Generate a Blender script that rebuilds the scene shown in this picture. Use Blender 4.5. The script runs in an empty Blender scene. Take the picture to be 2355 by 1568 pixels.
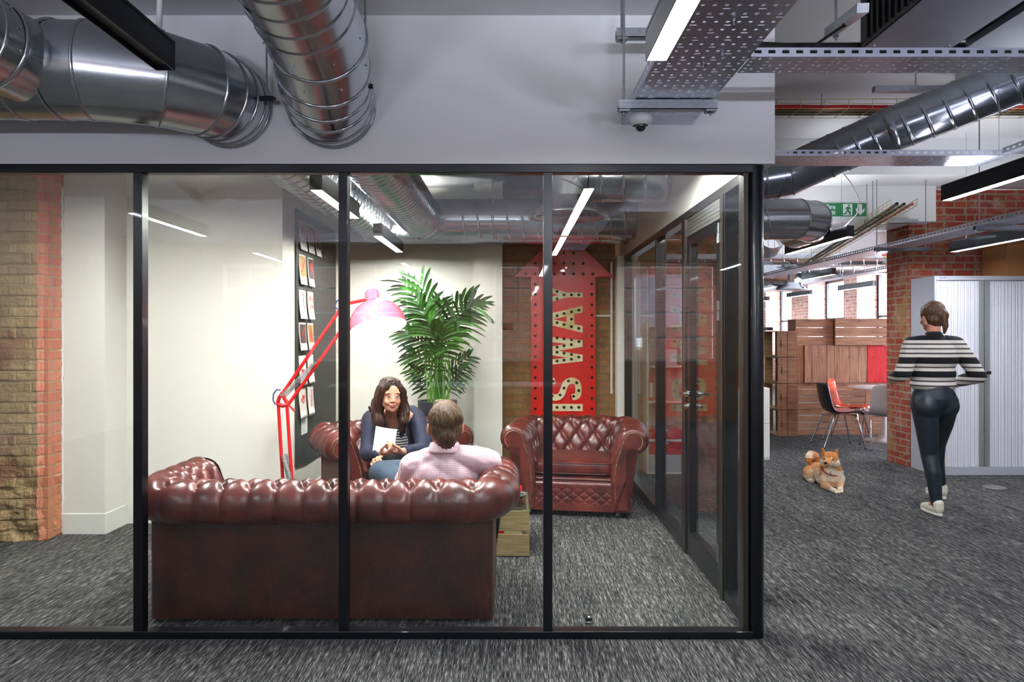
import bpy, math, random
import numpy as np
from mathutils import Vector, Matrix, noise
random.seed(7)
SC = bpy.context.scene
COL = SC.collection
PI = math.pi
# ------------------------------------------------------------------ camera, world, exposure
F, CX, CY, EYE = 1600.0, 1178.0, 770.0, 1.45      # focal length in pixels, horizon, eye height
cam = bpy.data.cameras.new('camera')
cam.sensor_width = 36.0; cam.lens = F / 2355 * 36.0
cam.shift_x = -(CX - 1177.5) / 2355; cam.shift_y = -(784.0 - CY) / 2355
cam.clip_start = 0.05; cam.clip_end = 200
camo = bpy.data.objects.new('camera', cam); COL.objects.link(camo)
camo.location = (0, 0, EYE); camo.rotation_euler = (PI / 2, 0, 0)
SC.camera = camo
SC.view_settings.view_transform = 'Standard'; SC.view_settings.look = 'None'
SC.view_settings.exposure = 0.0; SC.view_settings.gamma = 1.0
SC.view_settings.use_curve_mapping = False
cy = SC.cycles
cy.use_denoising = True; cy.max_bounces = 9; cy.diffuse_bounces = 4; cy.glossy_bounces = 4
cy.transmission_bounces = 6; cy.transparent_max_bounces = 24
cy.caustics_reflective = False; cy.caustics_refractive = False; cy.sample_clamp_indirect = 5.0
cy.blur_glossy = 0.5
W = bpy.data.worlds.new('daylight'); SC.world = W; W.use_nodes = True
W.node_tree.nodes['Background'].inputs[0].default_value = (0.80, 0.89, 1.0, 1)
W.node_tree.nodes['Background'].inputs[1].default_value = 3.2

LAMP_E, ROOM_E, FILL_E = 122.0, 340.0, 470.0
def window_light(name, loc, size, rot, watts, color=(0.84, 0.91, 1.0)):
    l = bpy.data.lights.new(name, 'AREA'); l.shape = 'RECTANGLE'; l.size, l.size_y = size
    l.energy = watts; l.color = color
    o = bpy.data.objects.new(name, l); COL.objects.link(o); o.location = loc; o.rotation_euler = rot
    return o
# daylight through the street windows behind the camera and through the windows of the far right wall, plus added low fill
for i, (x, w, e) in enumerate(((-4.45, 0.9, 60), (-2.6, 1.7, 110), (-0.1, 1.2, 80), (2.6, 1.7, 140), (5.2, 1.7, 200))):
    window_light('daylight_back', (x, -6.9, 3.9), (w, 1.4), (math.radians(58), 0, 0), e * 2)
    window_light('added_bulkhead_fill', (x, -6.9, 0.62), (w, 0.5), (math.radians(101), 0, 0), e * 5.6, (0.82, 0.85, 1.0))  # added fill below the sills, aimed up to brighten the bulkhead
for y in (9.2, 11.6, 14.05, 16.5, 19.45):
    window_light('daylight_side', (8.35, y, 1.85), (1.9, 1.9), (0, PI / 2, 0), 420)

# ------------------------------------------------------------------ materials
def lin(c):
    if isinstance(c, (int, float)): c = (c, c, c)
    return tuple(((x / 255) / 12.92 if x / 255 <= 0.04045 else ((x / 255 + 0.055) / 1.055) ** 2.4) for x in c) + (1,)
class NT:
    def __init__(s, name):
        s.m = bpy.data.materials.new(name); s.m.use_nodes = True; s.t = s.m.node_tree
        s.b = s.t.nodes['Principled BSDF']; s.out = s.t.nodes['Material Output']
    def n(s, typ, **k):
        nd = s.t.nodes.new(typ)
        for a, v in k.items(): setattr(nd, a, v)
        return nd
    def l(s, a, b): s.t.links.new(a, b)
    def obj(s, scale=(1, 1, 1), rot=(0, 0, 0), loc=(0, 0, 0)):
        tc = s.n('ShaderNodeTexCoord'); mp = s.n('ShaderNodeMapping')
        mp.inputs['Scale'].default_value = scale; mp.inputs['Rotation'].default_value = rot; mp.inputs['Location'].default_value = loc
        s.l(tc.outputs['Object'], mp.inputs['Vector']); return mp.outputs[0]
    def noise(s, vec, scale, detail=2, rough=0.5):
        nd = s.n('ShaderNodeTexNoise'); nd.inputs['Scale'].default_value = scale
        nd.inputs['Detail'].default_value = detail; nd.inputs['Roughness'].default_value = rough
        s.l(vec, nd.inputs['Vector']); return nd.outputs['Fac']
    def ramp(s, fac, stops):
        r = s.n('ShaderNodeValToRGB'); e = r.color_ramp.elements
        while len(e) > 1: e.remove(e[-1])
        e[0].position = stops[0][0]; e[0].color = stops[0][1]
        for p, c in stops[1:]:
            x = e.new(p); x.color = c
        s.l(fac, r.inputs[0]); return r.outputs[0]
    def mix(s, fac, a, b, typ='MIX'):
        m = s.n('ShaderNodeMix', data_type='RGBA', blend_type=typ)
        for sock, v in ((m.inputs['Factor'], fac), (m.inputs['A'], a), (m.inputs['B'], b)):
            if hasattr(v, 'is_output'): s.l(v, sock)
            else: sock.default_value = v
        return m.outputs['Result']
    def math(s, op, a, b=0.0, c=None):
        m = s.n('ShaderNodeMath', operation=op)
        for i, v in enumerate((a, b) if c is None else (a, b, c)):
            if hasattr(v, 'is_output'): s.l(v, m.inputs[i])
            else: m.inputs[i].default_value = v
        return m.outputs[0]
    def bump(s, h, strength=0.3, dist=0.01):
        b = s.n('ShaderNodeBump'); b.inputs['Strength'].default_value = strength; b.inputs['Distance'].default_value = dist
        s.l(h, b.inputs['Height']); s.l(b.outputs[0], s.b.inputs['Normal'])
    def set(s, **k):
        nm = dict(color='Base Color', rough='Roughness', metal='Metallic', coat='Coat Weight', coatr='Coat Roughness',
                  sheen='Sheen Weight', emit='Emission Color', es='Emission Strength', spec='Specular IOR Level', alpha='Alpha')
        for a, v in k.items():
            i = s.b.inputs[nm[a]]
            if hasattr(v, 'is_output'): s.l(v, i)
            else: i.default_value = v
        return s
def P_(name, c, rough=0.5, metal=0.0, var=0.0, vs=8.0, bump=0.0, bs=60.0, **k):
    t = NT(name); col = lin(c)
    t.set(rough=rough, metal=metal, **k)
    if var:
        f = t.noise(t.obj(), vs, 3)
        a = tuple(x * (1 - var) for x in col[:3]) + (1,); b = tuple(min(1, x * (1 + var)) for x in col[:3]) + (1,)
        t.set(color=t.ramp(f, [(0.3, a), (0.7, b)]))
    else: t.set(color=col)
    if bump: t.bump(t.noise(t.obj(), bs, 3), bump, 0.004)
    return t.m
M = {}
M['white'] = P_('white_paint', (226, 225, 224), 0.55, var=0.02, vs=1.5, bump=0.05, bs=120)
M['cream'] = P_('warm_white_paint', (232, 230, 220), 0.5, var=0.015, vs=1.2)
M['ceil'] = P_('ceiling_paint', (216, 214, 216), 0.7, var=0.05, vs=1.0, bump=0.15, bs=9)
M['skirt'] = P_('satin_white_trim', (228, 228, 220), 0.35)
M['black'] = P_('black_powder_coat', (10, 13, 20), 0.32, metal=0.3, coat=0.2)
M['anod'] = P_('bronze_anodised', (62, 58, 54), 0.34, metal=0.7)
M['alu'] = P_('satin_aluminium', (170, 172, 168), 0.35, metal=0.9)
M['chrome'] = P_('chrome', (220, 222, 225), 0.12, metal=1.0)
M['blackplastic'] = P_('black_plastic', (14, 14, 16), 0.4)
M['rubber'] = P_('black_rubber', (16, 16, 18), 0.7)
M['steel'] = P_('zinc_steel', (165, 168, 172), 0.34, metal=0.9, var=0.1, vs=60)
M['whiteplastic'] = P_('white_plastic', (225, 225, 225), 0.35)
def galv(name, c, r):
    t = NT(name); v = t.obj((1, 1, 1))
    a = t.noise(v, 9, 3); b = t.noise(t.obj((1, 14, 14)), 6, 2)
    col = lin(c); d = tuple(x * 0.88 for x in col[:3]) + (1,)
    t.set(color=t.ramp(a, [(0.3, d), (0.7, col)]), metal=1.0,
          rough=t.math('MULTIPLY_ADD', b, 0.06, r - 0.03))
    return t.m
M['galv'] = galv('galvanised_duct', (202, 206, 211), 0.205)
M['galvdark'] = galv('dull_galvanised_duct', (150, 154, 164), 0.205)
M['tray'] = galv('cable_tray_steel', (200, 202, 214), 0.36)
def lamp_mat(name, e, c=(1.0, 0.985, 0.96)):
    t = NT(name); t.set(color=(0.9, 0.9, 0.9, 1), emit=(*c, 1), es=e, rough=0.5); return t.m
M['led'] = lamp_mat('led_diffuser', LAMP_E, (0.90, 0.94, 1.0))
M['ledroom'] = lamp_mat('led_diffuser_meeting_room', ROOM_E, (1.0, 0.985, 0.93))
M['ledup'] = lamp_mat('led_uplight_strip', LAMP_E * 0.42, (0.90, 0.93, 1.0))
M['ledupr'] = lamp_mat('led_uplight_strip_meeting_room', ROOM_E * 1.6, (1.0, 0.985, 0.93))
M['ledfill'] = lamp_mat('added_fill_diffuser', FILL_E, (1.0, 0.985, 0.95))  # for the added fill lamps above the top rail
M['ledf'] = M['ledfill']
M['ledoff'] = P_('unlit_diffuser', (60, 60, 62), 0.4)
M['bulb'] = lamp_mat('warm_bulb', 30, (1, 0.95, 0.88))
def glass(name, tint=(0.955, 0.975, 0.965), gain=1.0):
    t = NT(name); t.t.nodes.remove(t.b)
    g = t.n('ShaderNodeNewGeometry'); dp = t.n('ShaderNodeVectorMath', operation='DOT_PRODUCT')
    t.l(g.outputs['Normal'], dp.inputs[0]); t.l(g.outputs['Incoming'], dp.inputs[1])
    c = t.math('SUBTRACT', 1.0, t.math('ABSOLUTE', dp.outputs['Value']))
    f = t.math('MULTIPLY_ADD', t.math('POWER', c, 5.0), 0.95, 0.042)
    f = t.math('MULTIPLY', f, gain)
    tr = t.n('ShaderNodeBsdfTransparent'); tr.inputs[0].default_value = (*tint, 1)
    gl = t.n('ShaderNodeBsdfGlossy'); gl.inputs['Roughness'].default_value = 0.0; gl.inputs['Color'].default_value = (1, 1, 1, 1)
    mx = t.n('ShaderNodeMixShader'); t.l(f, mx.inputs[0]); t.l(tr.outputs[0], mx.inputs[1]); t.l(gl.outputs[0], mx.inputs[2])
    t.l(mx.outputs[0], t.out.inputs['Surface']); return t.m
M['glass'] = glass('clear_glass')
M['winglass'] = glass('window_glass', (0.95, 0.97, 1.0))
M['tableglass'] = glass('green_edge_glass', (0.86, 0.95, 0.90), 1.3)
def carpet():
    t = NT('dashed_thread_carpet')
    a = t.noise(t.obj((300, 16, 1)), 1.0, 1, 0.4)
    b = t.noise(t.obj((90, 3.0, 1), loc=(3, 9, 0)), 1.0, 2, 0.5)
    c = t.noise(t.obj((420, 160, 1)), 1.0, 0)
    s = t.math('ADD', t.math('MULTIPLY', a, 0.6), t.math('MULTIPLY', b, 0.4))
    s = t.math('ADD', s, t.math('MULTIPLY_ADD', c, 0.22, -0.11))
    pl = t.noise(t.obj((1.6, 0.7, 1)), 1.3, 1)
    s = t.math('ADD', s, t.math('MULTIPLY_ADD', pl, 0.08, -0.04))
    t.set(color=t.ramp(s, [(0.36, lin((20, 20, 22))), (0.47, lin((52, 52, 54))), (0.56, lin((86, 85, 84))), (0.68, lin((152, 149, 144)))]), rough=0.95, spec=0.1)
    t.bump(s, 0.5, 0.003); return t.m
M['carpet'] = carpet()
def brick(name, c1, c2, mortar, bump=0.5, patch=None, msize=0.010, rot=False, dusty=0.0):
    t = NT(name); tc = t.n('ShaderNodeTexCoord'); sp = t.n('ShaderNodeSeparateXYZ'); cb = t.n('ShaderNodeCombineXYZ')
    t.l(tc.outputs['Object'], sp.inputs[0])
    t.l(t.math('ADD', sp.outputs[0], sp.outputs[1]), cb.inputs[0]); t.l(sp.outputs[2], cb.inputs[1])
    nz = t.n('ShaderNodeTexNoise'); nz.inputs['Scale'].default_value = 9; nz.inputs['Detail'].default_value = 3
    t.l(tc.outputs['Object'], nz.inputs['Vector'])
    vm = t.n('ShaderNodeVectorMath', operation='MULTIPLY_ADD'); t.l(nz.outputs['Color'], vm.inputs[0])
    vm.inputs[1].default_value = (0.016, 0.016, 0); t.l(cb.outputs[0], vm.inputs[2])
    br = t.n('ShaderNodeTexBrick'); t.l(vm.outputs[0], br.inputs['Vector']); br.inputs['Scale'].default_value = 1
    br.inputs['Brick Width'].default_value = 0.225; br.inputs['Row Height'].default_value = 0.075
    br.inputs['Mortar Size'].default_value = msize; br.inputs['Mortar Smooth'].default_value = 0.3; br.inputs['Bias'].default_value = 0.0
    br.inputs['Color1'].default_value = lin(c1); br.inputs['Color2'].default_value = lin(c2); br.inputs['Mortar'].default_value = lin(mortar)
    f1 = t.noise(tc.outputs['Object'], 22, 4, 0.6)
    col = t.mix(t.math('MULTIPLY', f1, 0.9), br.outputs['Color'], (0.32, 0.25, 0.2, 1), 'MULTIPLY')
    col = t.mix(0.55, br.outputs['Color'], col)
    if patch:
        pf = t.ramp(t.noise(tc.outputs['Object'], 1.9, 4, 0.6), [(0.55, (0, 0, 0, 1)), (0.62, (1, 1, 1, 1))])
        col = t.mix(t.math('MULTIPLY', pf, 0.75), col, lin(patch))
    if dusty:
        df = t.ramp(t.noise(tc.outputs['Object'], 7, 5, 0.7), [(0.5, (0, 0, 0, 1)), (0.7, (1, 1, 1, 1))])
        col = t.mix(t.math('MULTIPLY', df, dusty), col, lin((206, 196, 190)))
    t.set(color=col, rough=0.9, spec=0.2)
    h = t.math('ADD', t.math('MULTIPLY', br.outputs['Fac'], -0.8), t.math('MULTIPLY', t.noise(tc.outputs['Object'], 40, 4, 0.6), 0.9))
    t.bump(h, bump, 0.012); return t.m
M['brickred'] = brick('red_brick', (158, 68, 54), (184, 92, 74), (168, 152, 122), 0.6, patch=(160, 130, 88), dusty=0.35)
M['brickdark'] = brick('shaded_red_brick', (140, 62, 52), (160, 76, 62), (142, 124, 96), 0.6, dusty=0.2)
M['bricktan'] = brick('tan_stock_brick', (168, 142, 104), (186, 160, 120), (160, 138, 102), 0.8, patch=(140, 96, 78), msize=0.008)
M['brickorange'] = brick('orange_edge_brick', (206, 124, 98), (216, 142, 116), (190, 156, 124), 0.8, patch=(186, 128, 96), msize=0.009)
M['brickroom'] = brick('mixed_stock_brick', (160, 130, 88), (160, 104, 76), (142, 120, 84), 0.7, patch=(104, 82, 56), msize=0.011)
M['brickfar'] = brick('pale_brick', (168, 112, 94), (196, 150, 136), (198, 180, 168), 0.4, dusty=0.6)
def leather(name, a, b, c):
    t = NT(name)
    f = t.noise(t.obj(), 7, 5, 0.6); g = t.noise(t.obj(), 240, 2)
    t.set(color=t.ramp(f, [(0.28, lin(a)), (0.5, lin(b)), (0.75, lin(c))]), coat=0.35, coatr=0.22,
          rough=t.math('MULTIPLY_ADD', f, 0.25, 0.24))
    t.bump(t.math('ADD', t.math('MULTIPLY', g, 0.25), t.noise(t.obj(), 28, 3)), 0.16, 0.003); return t.m
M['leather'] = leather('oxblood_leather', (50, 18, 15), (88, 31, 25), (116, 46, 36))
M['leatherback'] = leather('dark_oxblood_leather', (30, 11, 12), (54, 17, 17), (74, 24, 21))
M['brass'] = P_('antique_brass', (158, 136, 98), 0.35, metal=0.9)
def wood(name, a, b, c, ax=(1, 12, 12), sc=3.5, knots=True, rough=0.7):
    t = NT(name); f = t.noise(t.obj(ax), sc, 4, 0.6)
    col = t.ramp(f, [(0.3, lin(a)), (0.5, lin(b)), (0.72, lin(c))])
    if knots:
        v = t.n('ShaderNodeTexVoronoi'); v.inputs['Scale'].default_value = 4.2; t.l(t.obj(), v.inputs['Vector'])
        k = t.ramp(v.outputs['Distance'], [(0.05, (1, 1, 1, 1)), (0.13, (0, 0, 0, 1))])
        col = t.mix(t.math('MULTIPLY', k, 0.6), col, lin(tuple(x * 0.5 for x in a)))
    t.set(color=col, rough=rough); t.bump(f, 0.25, 0.004); return t.m
M['crate'] = wood('stained_pine', (134, 92, 70), (166, 120, 92), (186, 142, 114))
M['cratev'] = wood('stained_pine_upright', (134, 92, 70), (170, 124, 96), (190, 146, 118), ax=(12, 12, 1))
M['crateend'] = wood('stained_pine_end', (120, 80, 58), (148, 104, 76), (168, 124, 94))
M['cratein'] = wood('pale_pine', (150, 116, 76), (176, 140, 96), (190, 156, 112))
M['cratered'] = wood('red_painted_pine', (186, 24, 30), (204, 34, 40), (214, 52, 56), ax=(12, 12, 1), rough=0.45)
M['oldwood'] = wood('weathered_wood', (104, 84, 50), (142, 120, 82), (172, 150, 112), ax=(1, 30, 40), sc=5, knots=False)
M['redpaint'] = P_('red_gloss_paint', (205, 26, 28), 0.25, coat=0.5)

# ------------------------------------------------------------------ mesh helpers
def frame(d, up=(0, 0, 1)):
    d = Vector(d).normalized(); u = Vector(up)
    if abs(d.dot(u)) > 0.97: u = Vector((1, 0, 0))
    x = u.cross(d).normalized(); return x, d.cross(x), d
class MB:
    def __init__(s): s.v = []; s.f = []; s.sm = []; s.mi = []
    def add(s, vs, fs, smooth=False, mi=0):
        o = len(s.v); s.v += [tuple(p) for p in vs]
        for f in fs: s.f.append(tuple(i + o for i in f)); s.sm.append(smooth); s.mi.append(mi)
        return s
    def box(s, x0, x1, y0, y1, z0, z1, mi=0):
        if x0 > x1: x0, x1 = x1, x0
        if y0 > y1: y0, y1 = y1, y0
        if z0 > z1: z0, z1 = z1, z0
        return s.add([(x0, y0, z0), (x1, y0, z0), (x1, y1, z0), (x0, y1, z0), (x0, y0, z1), (x1, y0, z1), (x1, y1, z1), (x0, y1, z1)],
                     [(0, 3, 2, 1), (4, 5, 6, 7), (0, 1, 5, 4), (1, 2, 6, 5), (2, 3, 7, 6), (3, 0, 4, 7)], mi=mi)
    def beam(s, p0, p1, w, h, up=(0, 0, 1), mi=0):
        p0, p1 = Vector(p0), Vector(p1); x, y, d = frame(p1 - p0, up)
        vs = [p + x * (a * w / 2) + y * (b * h / 2) for p in (p0, p1) for a, b in ((-1, -1), (1, -1), (1, 1), (-1, 1))]
        return s.add(vs, [(3, 2, 1, 0), (4, 5, 6, 7), (0, 1, 5, 4), (1, 2, 6, 5), (2, 3, 7, 6), (3, 0, 4, 7)], mi=mi)
    def cyl(s, p0, p1, r0, r1=None, n=16, caps=True, smooth=True, mi=0):
        r1 = r0 if r1 is None else r1
        p0, p1 = Vector(p0), Vector(p1); x, y, d = frame(p1 - p0)
        vs = [p + (x * math.cos(2 * PI * i / n) + y * math.sin(2 * PI * i / n)) * r for p, r in ((p0, r0), (p1, r1)) for i in range(n)]
        s.add(vs, [(i, (i + 1) % n, n + (i + 1) % n, n + i) for i in range(n)], smooth, mi)
        if caps: s.add(vs, [tuple(range(n))[::-1], tuple(range(n, 2 * n))], False, mi)
        return s
    def tube(s, pts, r, n=10, caps=True, mi=0, closed=False):
        pts = [Vector(p) for p in pts]; m = len(pts)
        R = r if isinstance(r, (list, tuple)) else [r] * m
        T = []
        for i in range(m):
            a = pts[(i - 1) % m] if (i > 0 or closed) else pts[0]; b = pts[(i + 1) % m] if (i < m - 1 or closed) else pts[-1]
            T.append((b - a).normalized())
        x, y, _ = frame(T[0]); vs = []
        for i in range(m):
            x = (x - T[i] * x.dot(T[i])).normalized(); y = T[i].cross(x)
            vs += [pts[i] + (x * math.cos(2 * PI * k / n) + y * math.sin(2 * PI * k / n)) * R[i] for k in range(n)]
        fs = [(i * n + k, i * n + (k + 1) % n, ((i + 1) % m) * n + (k + 1) % n, ((i + 1) % m) * n + k) for i in range(m if closed else m - 1) for k in range(n)]
        s.add(vs, fs, True, mi)
        if caps and not closed: s.add(vs, [tuple(range(n))[::-1], tuple(range((m - 1) * n, m * n))], False, mi)
        return s
    def lathe(s, c, prof, n=32, axis=(0, 0, 1), mi=0, smooth=True):
        x, y, d = frame(axis); c = Vector(c); m = len(prof)
        vs = [c + (x * math.cos(2 * PI * k / n) + y * math.sin(2 * PI * k / n)) * r + d * z for r, z in prof for k in range(n)]
        fs = [(i * n + k, i * n + (k + 1) % n, (i + 1) * n + (k + 1) % n, (i + 1) * n + k) for i in range(m - 1) for k in range(n)]
        return s.add(vs, fs, smooth, mi)
    def ell(s, c, r, R=None, nu=16, nv=10, mi=0):
        r = (r, r, r) if isinstance(r, (int, float)) else r
        c = Vector(c); R = R or Matrix.Identity(3); vs = []
        vs.append(c + R @ Vector((0, 0, -r[2])))
        for j in range(1, nv):
            a = -PI / 2 + PI * j / nv
            for i in range(nu):
                b = 2 * PI * i / nu
                vs.append(c + R @ Vector((r[0] * math.cos(a) * math.cos(b), r[1] * math.cos(a) * math.sin(b), r[2] * math.sin(a))))
        vs.append(c + R @ Vector((0, 0, r[2]))); L = len(vs) - 1
        fs = [(0, 1 + (i + 1) % nu, 1 + i) for i in range(nu)]
        for j in range(nv - 2):
            o = 1 + j * nu
            fs += [(o + i, o + (i + 1) % nu, o + nu + (i + 1) % nu, o + nu + i) for i in range(nu)]
        o = 1 + (nv - 2) * nu
        fs += [(o + i, o + (i + 1) % nu, L) for i in range(nu)]
        return s.add(vs, fs, True, mi)
    def grid(s, fn, nu, nv, smooth=True, mi=0, keep=None, flip=False):
        vs = [fn(i / nu, j / nv) for j in range(nv + 1) for i in range(nu + 1)]
        fs = []
        for j in range(nv):
            for i in range(nu):
                if keep and not keep(i, j): continue
                q = (j * (nu + 1) + i, j * (nu + 1) + i + 1, (j + 1) * (nu + 1) + i + 1, (j + 1) * (nu + 1) + i)
                fs.append(q[::-1] if flip else q)
        return s.add(vs, fs, smooth, mi)
    def prism(s, pts, fn, t0, t1, mi=0):
        n = len(pts); vs = [fn(a, b, t0) for a, b in pts] + [fn(a, b, t1) for a, b in pts]
        return s.add(vs, [tuple(range(n))[::-1], tuple(range(n, 2 * n))] + [(i, (i + 1) % n, n + (i + 1) % n, n + i) for i in range(n)], False, mi)
    def build(s, name, mats, parent=None, world=False, bevel=0.0, seg=2, solid=0.0, sub=0):
        me = bpy.data.meshes.new(name)
        vs = s.v
        if world and parent is not None:
            inv = mat_of(parent).inverted(); vs = [inv @ Vector(p) for p in vs]
        me.from_pydata([tuple(p) for p in vs], [], s.f); me.update()
        me.polygons.foreach_set('use_smooth', s.sm)
        mats = mats if isinstance(mats, (list, tuple)) else [mats]
        for m in mats: me.materials.append(M[m] if isinstance(m, str) else m)
        if len(mats) > 1: me.polygons.foreach_set('material_index', s.mi)
        o = bpy.data.objects.new(name, me); COL.objects.link(o)
        if parent is not None: o.parent = parent
        if solid:
            md = o.modifiers.new('solid', 'SOLIDIFY'); md.thickness = solid; md.offset = 0
        if bevel:
            md = o.modifiers.new('bevel', 'BEVEL'); md.width = bevel; md.segments = seg; md.limit_method = 'ANGLE'
        if sub:
            md = o.modifiers.new('sub', 'SUBSURF'); md.levels = sub; md.render_levels = sub
        return o
def mat_of(o):
    return Matrix.Translation(o.location) @ o.rotation_euler.to_matrix().to_4x4()
def tag(o, label=None, cat=None, group=None, kind=None):
    for k, v in (('label', label), ('category', cat), ('group', group), ('kind', kind)):
        if v: o[k] = v
    return o
def thing(name, label, cat, loc=(0, 0, 0), rz=0.0, group=None, kind=None):
    o = bpy.data.objects.new(name, None); COL.objects.link(o)
    o.location = loc; o.rotation_euler = (0, 0, rz); o.empty_display_size = 0.05
    return tag(o, label, cat, group, kind)
def struct(o): o['kind'] = 'structure'; return o
def copy_tree(o, parent=None):
    c = o.copy(); COL.objects.link(c)
    if parent is not None: c.parent = parent
    for ch in [x for x in COL.objects if x.parent == o]: copy_tree(ch, c)
    return c
def at(px, py, Y): return Vector(((px - CX) * Y / F, Y, EYE - (py - CY) * Y / F))
def bx(name, mats, x0, x1, y0, y1, z0, z1, bevel=0.0, parent=None):
    return MB().box(x0, x1, y0, y1, z0, z1).build(name, mats, parent, bevel=bevel)
# ================================================================== THE SETTING
G0 = 3.314                                   # plane of the glazed front
struct(bx('floor', 'carpet', -6.2, 8.6, -5.4, 24, -0.1, 0))
c = MB().box(-6.2, 1.25, -5.4, 7.5, 2.972, 3.07)
struct(c.build('ceiling', 'ceil'))
c = MB().box(1.25, 8.6, -5.4, 24, 3.4, 3.5).box(-6.2, 1.25, 7.5, 24, 3.4, 3.5)
struct(c.build('ceiling_office', 'ceil'))
# white bulkhead over the glass, front and side
struct(bx('wall_front', 'white', -6.2, 1.251, G0, G0 + 0.14, 2.265, 3.0))
struct(MB().box(1.15, 1.251, G0 + 0.14, 7.5, 2.265, 3.4).box(1.21, 1.251, -5.4, G0 + 0.14, 3.0, 3.4).build('wall_side', 'cream'))
# back of the meeting room: white wall, white pier, brick, white nib
struct(bx('wall_back', 'cream', -1.9, -0.383, 7.2, 7.5, 0, 2.972))
struct(bx('wall_back_pier', 'cream', -0.383, -0.10, 6.96, 7.5, 0, 2.972))
struct(bx('wall_back_brick', 'brickroom', -0.10, 1.08, 7.3, 7.5, 0, 2.972))
struct(bx('wall_back_nib', 'cream', 1.08, 1.15, 7.16, 7.5, 0, 2.265))
struct(bx('wall_back_end', 'cream', 1.15, 1.251, 7.16, 7.5, 0, 2.265))
# left: wall with the board, alcove, front return
struct(MB().box(-1.9, -1.77, 5.36, 7.2, 0, 2.972).box(-2.97, -1.9, 5.36, 5.5, 0, 2.972)
       .box(-3.27, -2.97, 5.07, 5.5, 0, 2.972).build('wall_left', 'cream'))
sk = MB()
def skirt(x0, y0, x1, y1, nx, ny, h=0.152):
    t = 0.016
    sk.box(min(x0, x1) + min(0, nx * t), max(x0, x1) + max(0, nx * t), min(y0, y1) + min(0, ny * t), max(y0, y1) + max(0, ny * t), 0, h)
skirt(-3.27, 5.07, -2.954, 5.07, 0, -1); skirt(-2.97, 5.07, -2.97, 5.36, 1, 0); skirt(-2.97, 5.36, -1.754, 5.36, 0, -1)
skirt(-1.77, 5.36, -1.77, 7.2, 1, 0)
struct(sk.build('baseboard_left', 'skirt', bevel=0.004))
sk = MB(); skirt(-1.75, 7.2, -0.383, 7.2, 0, -1); skirt(-0.383, 6.96, -0.10, 6.96, 0, -1); skirt(-0.10, 6.96, -0.10, 7.3, 1, 0)
struct(sk.build('baseboard_back', 'skirt', bevel=0.004))
# rough brick pier at the left, really uneven
def rough(p, amp, seed=0.0):
    x, y, z = p
    row = math.floor(z / 0.075); off = 0.11 * (row % 2)
    u = x + y
    bxn = math.floor((u + off) / 0.225)
    cell = noise.noise(Vector((bxn * 3.7 + seed, row * 5.1, 0.3)))
    fz = abs((z / 0.075) % 1 - 0.5) * 2; fu = abs(((u + off) / 0.225) % 1 - 0.5) * 2
    gap = max(0, (fz - 0.80) / 0.20) * 0.7 + max(0, (fu - 0.93) / 0.07) * 0.6
    low = max(0.0, 1 - z / 0.62) ** 0.7
    chips = noise.fractal(Vector((u * 9, z * 11 + seed, 1.0)), 1.0, 2.0, 4)
    big = noise.fractal(Vector((u * 3.5, z * 5 + seed, 4.0)), 1.0, 2.0, 3)
    return amp * (cell * 0.5 - min(gap, 1) * 0.6 + chips * (0.5 + 1.2 * low) + big * low * 1.5)
pb = MB()
NX, NZ = 150, 330
def pf(u, v):
    x = -4.9 + u * (4.9 - 3.335); z = v * 2.6
    edge = max(0, (u - 0.97) / 0.03)
    return (x, 4.88 - rough((x, 0, z), 0.016) + 0.012 * edge, z)
pb.grid(pf, NX, NZ, smooth=False)
pb.box(-4.92, -3.40, 4.905, 5.5, 0, 2.972)
o = pb.build('wall_pier', 'bricktan'); struct(o)
pb = MB()
def pf2(u, v):
    x = -3.335 + u * 0.065; y = 4.88 + u * 0.20; z = v * 2.6
    r = rough((x * 1.0, y, z), 0.012, 3.0); e = (1 - u) ** 6 * 0.6
    return (x + r * 0.9, y - r * 0.35 - (rough((-3.335, 0, z), 0.016) if u == 0 else 0), z)
pb.grid(pf2, 24, NZ, smooth=False)
pb.box(-3.41, -3.29, 4.93, 5.5, 0, 2.972)
struct(pb.build('wall_pier_edge', 'brickorange'))
pr = MB()                                      # ragged plaster edge against the brick
pts = [Vector((-3.272 + noise.noise(Vector((i * 0.37, 2, 0))) * 0.008, 5.062, 0.02 + i * 0.02)) for i in range(126)]
pr.tube(pts, [0.008 + 0.004 * noise.noise(Vector((i * 0.6, 0, 0))) for i in range(126)], 6)
struct(pr.build('trim_1', 'skirt'))

# ---- office beyond and around
struct(bx('trim_2', 'white', 1.251, 7.88, 6.9, 7.62, 3.04, 3.4))            # downstand beam
struct(bx('trim_3', 'white', 1.251, 4.52, 7.42, 8.1, 2.66, 3.04))           # lower beam with the exit sign
struct(bx('trim_4', 'white', 1.251, 7.43, 13.2, 13.7, 2.95, 3.4))
struct(bx('wall_right', 'brickred', 4.35, 7.88, 7.63, 8.08, 0, 3.04))
struct(bx('wall_right_plaster', 'white', 7.88, 8.0, -5.4, 7.9, 0, 3.4))
op = [(8.3, 10.2), (10.65, 12.55), (13.1, 15.0), (15.56, 17.46), (18.5, 20.4), (21.4, 23.2)]
wr = MB(); y = 8.08
for a, b in op:
    wr.box(7.43, 7.95, y, a, 0, 3.4); wr.box(7.43, 7.95, a, b, 0, 0.9); wr.box(7.43, 7.95, a, b, 2.79, 3.4); y = b
wr.box(7.43, 7.95, y, 24, 0, 3.4)
struct(wr.build('wall_window', 'brickfar'))
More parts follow.
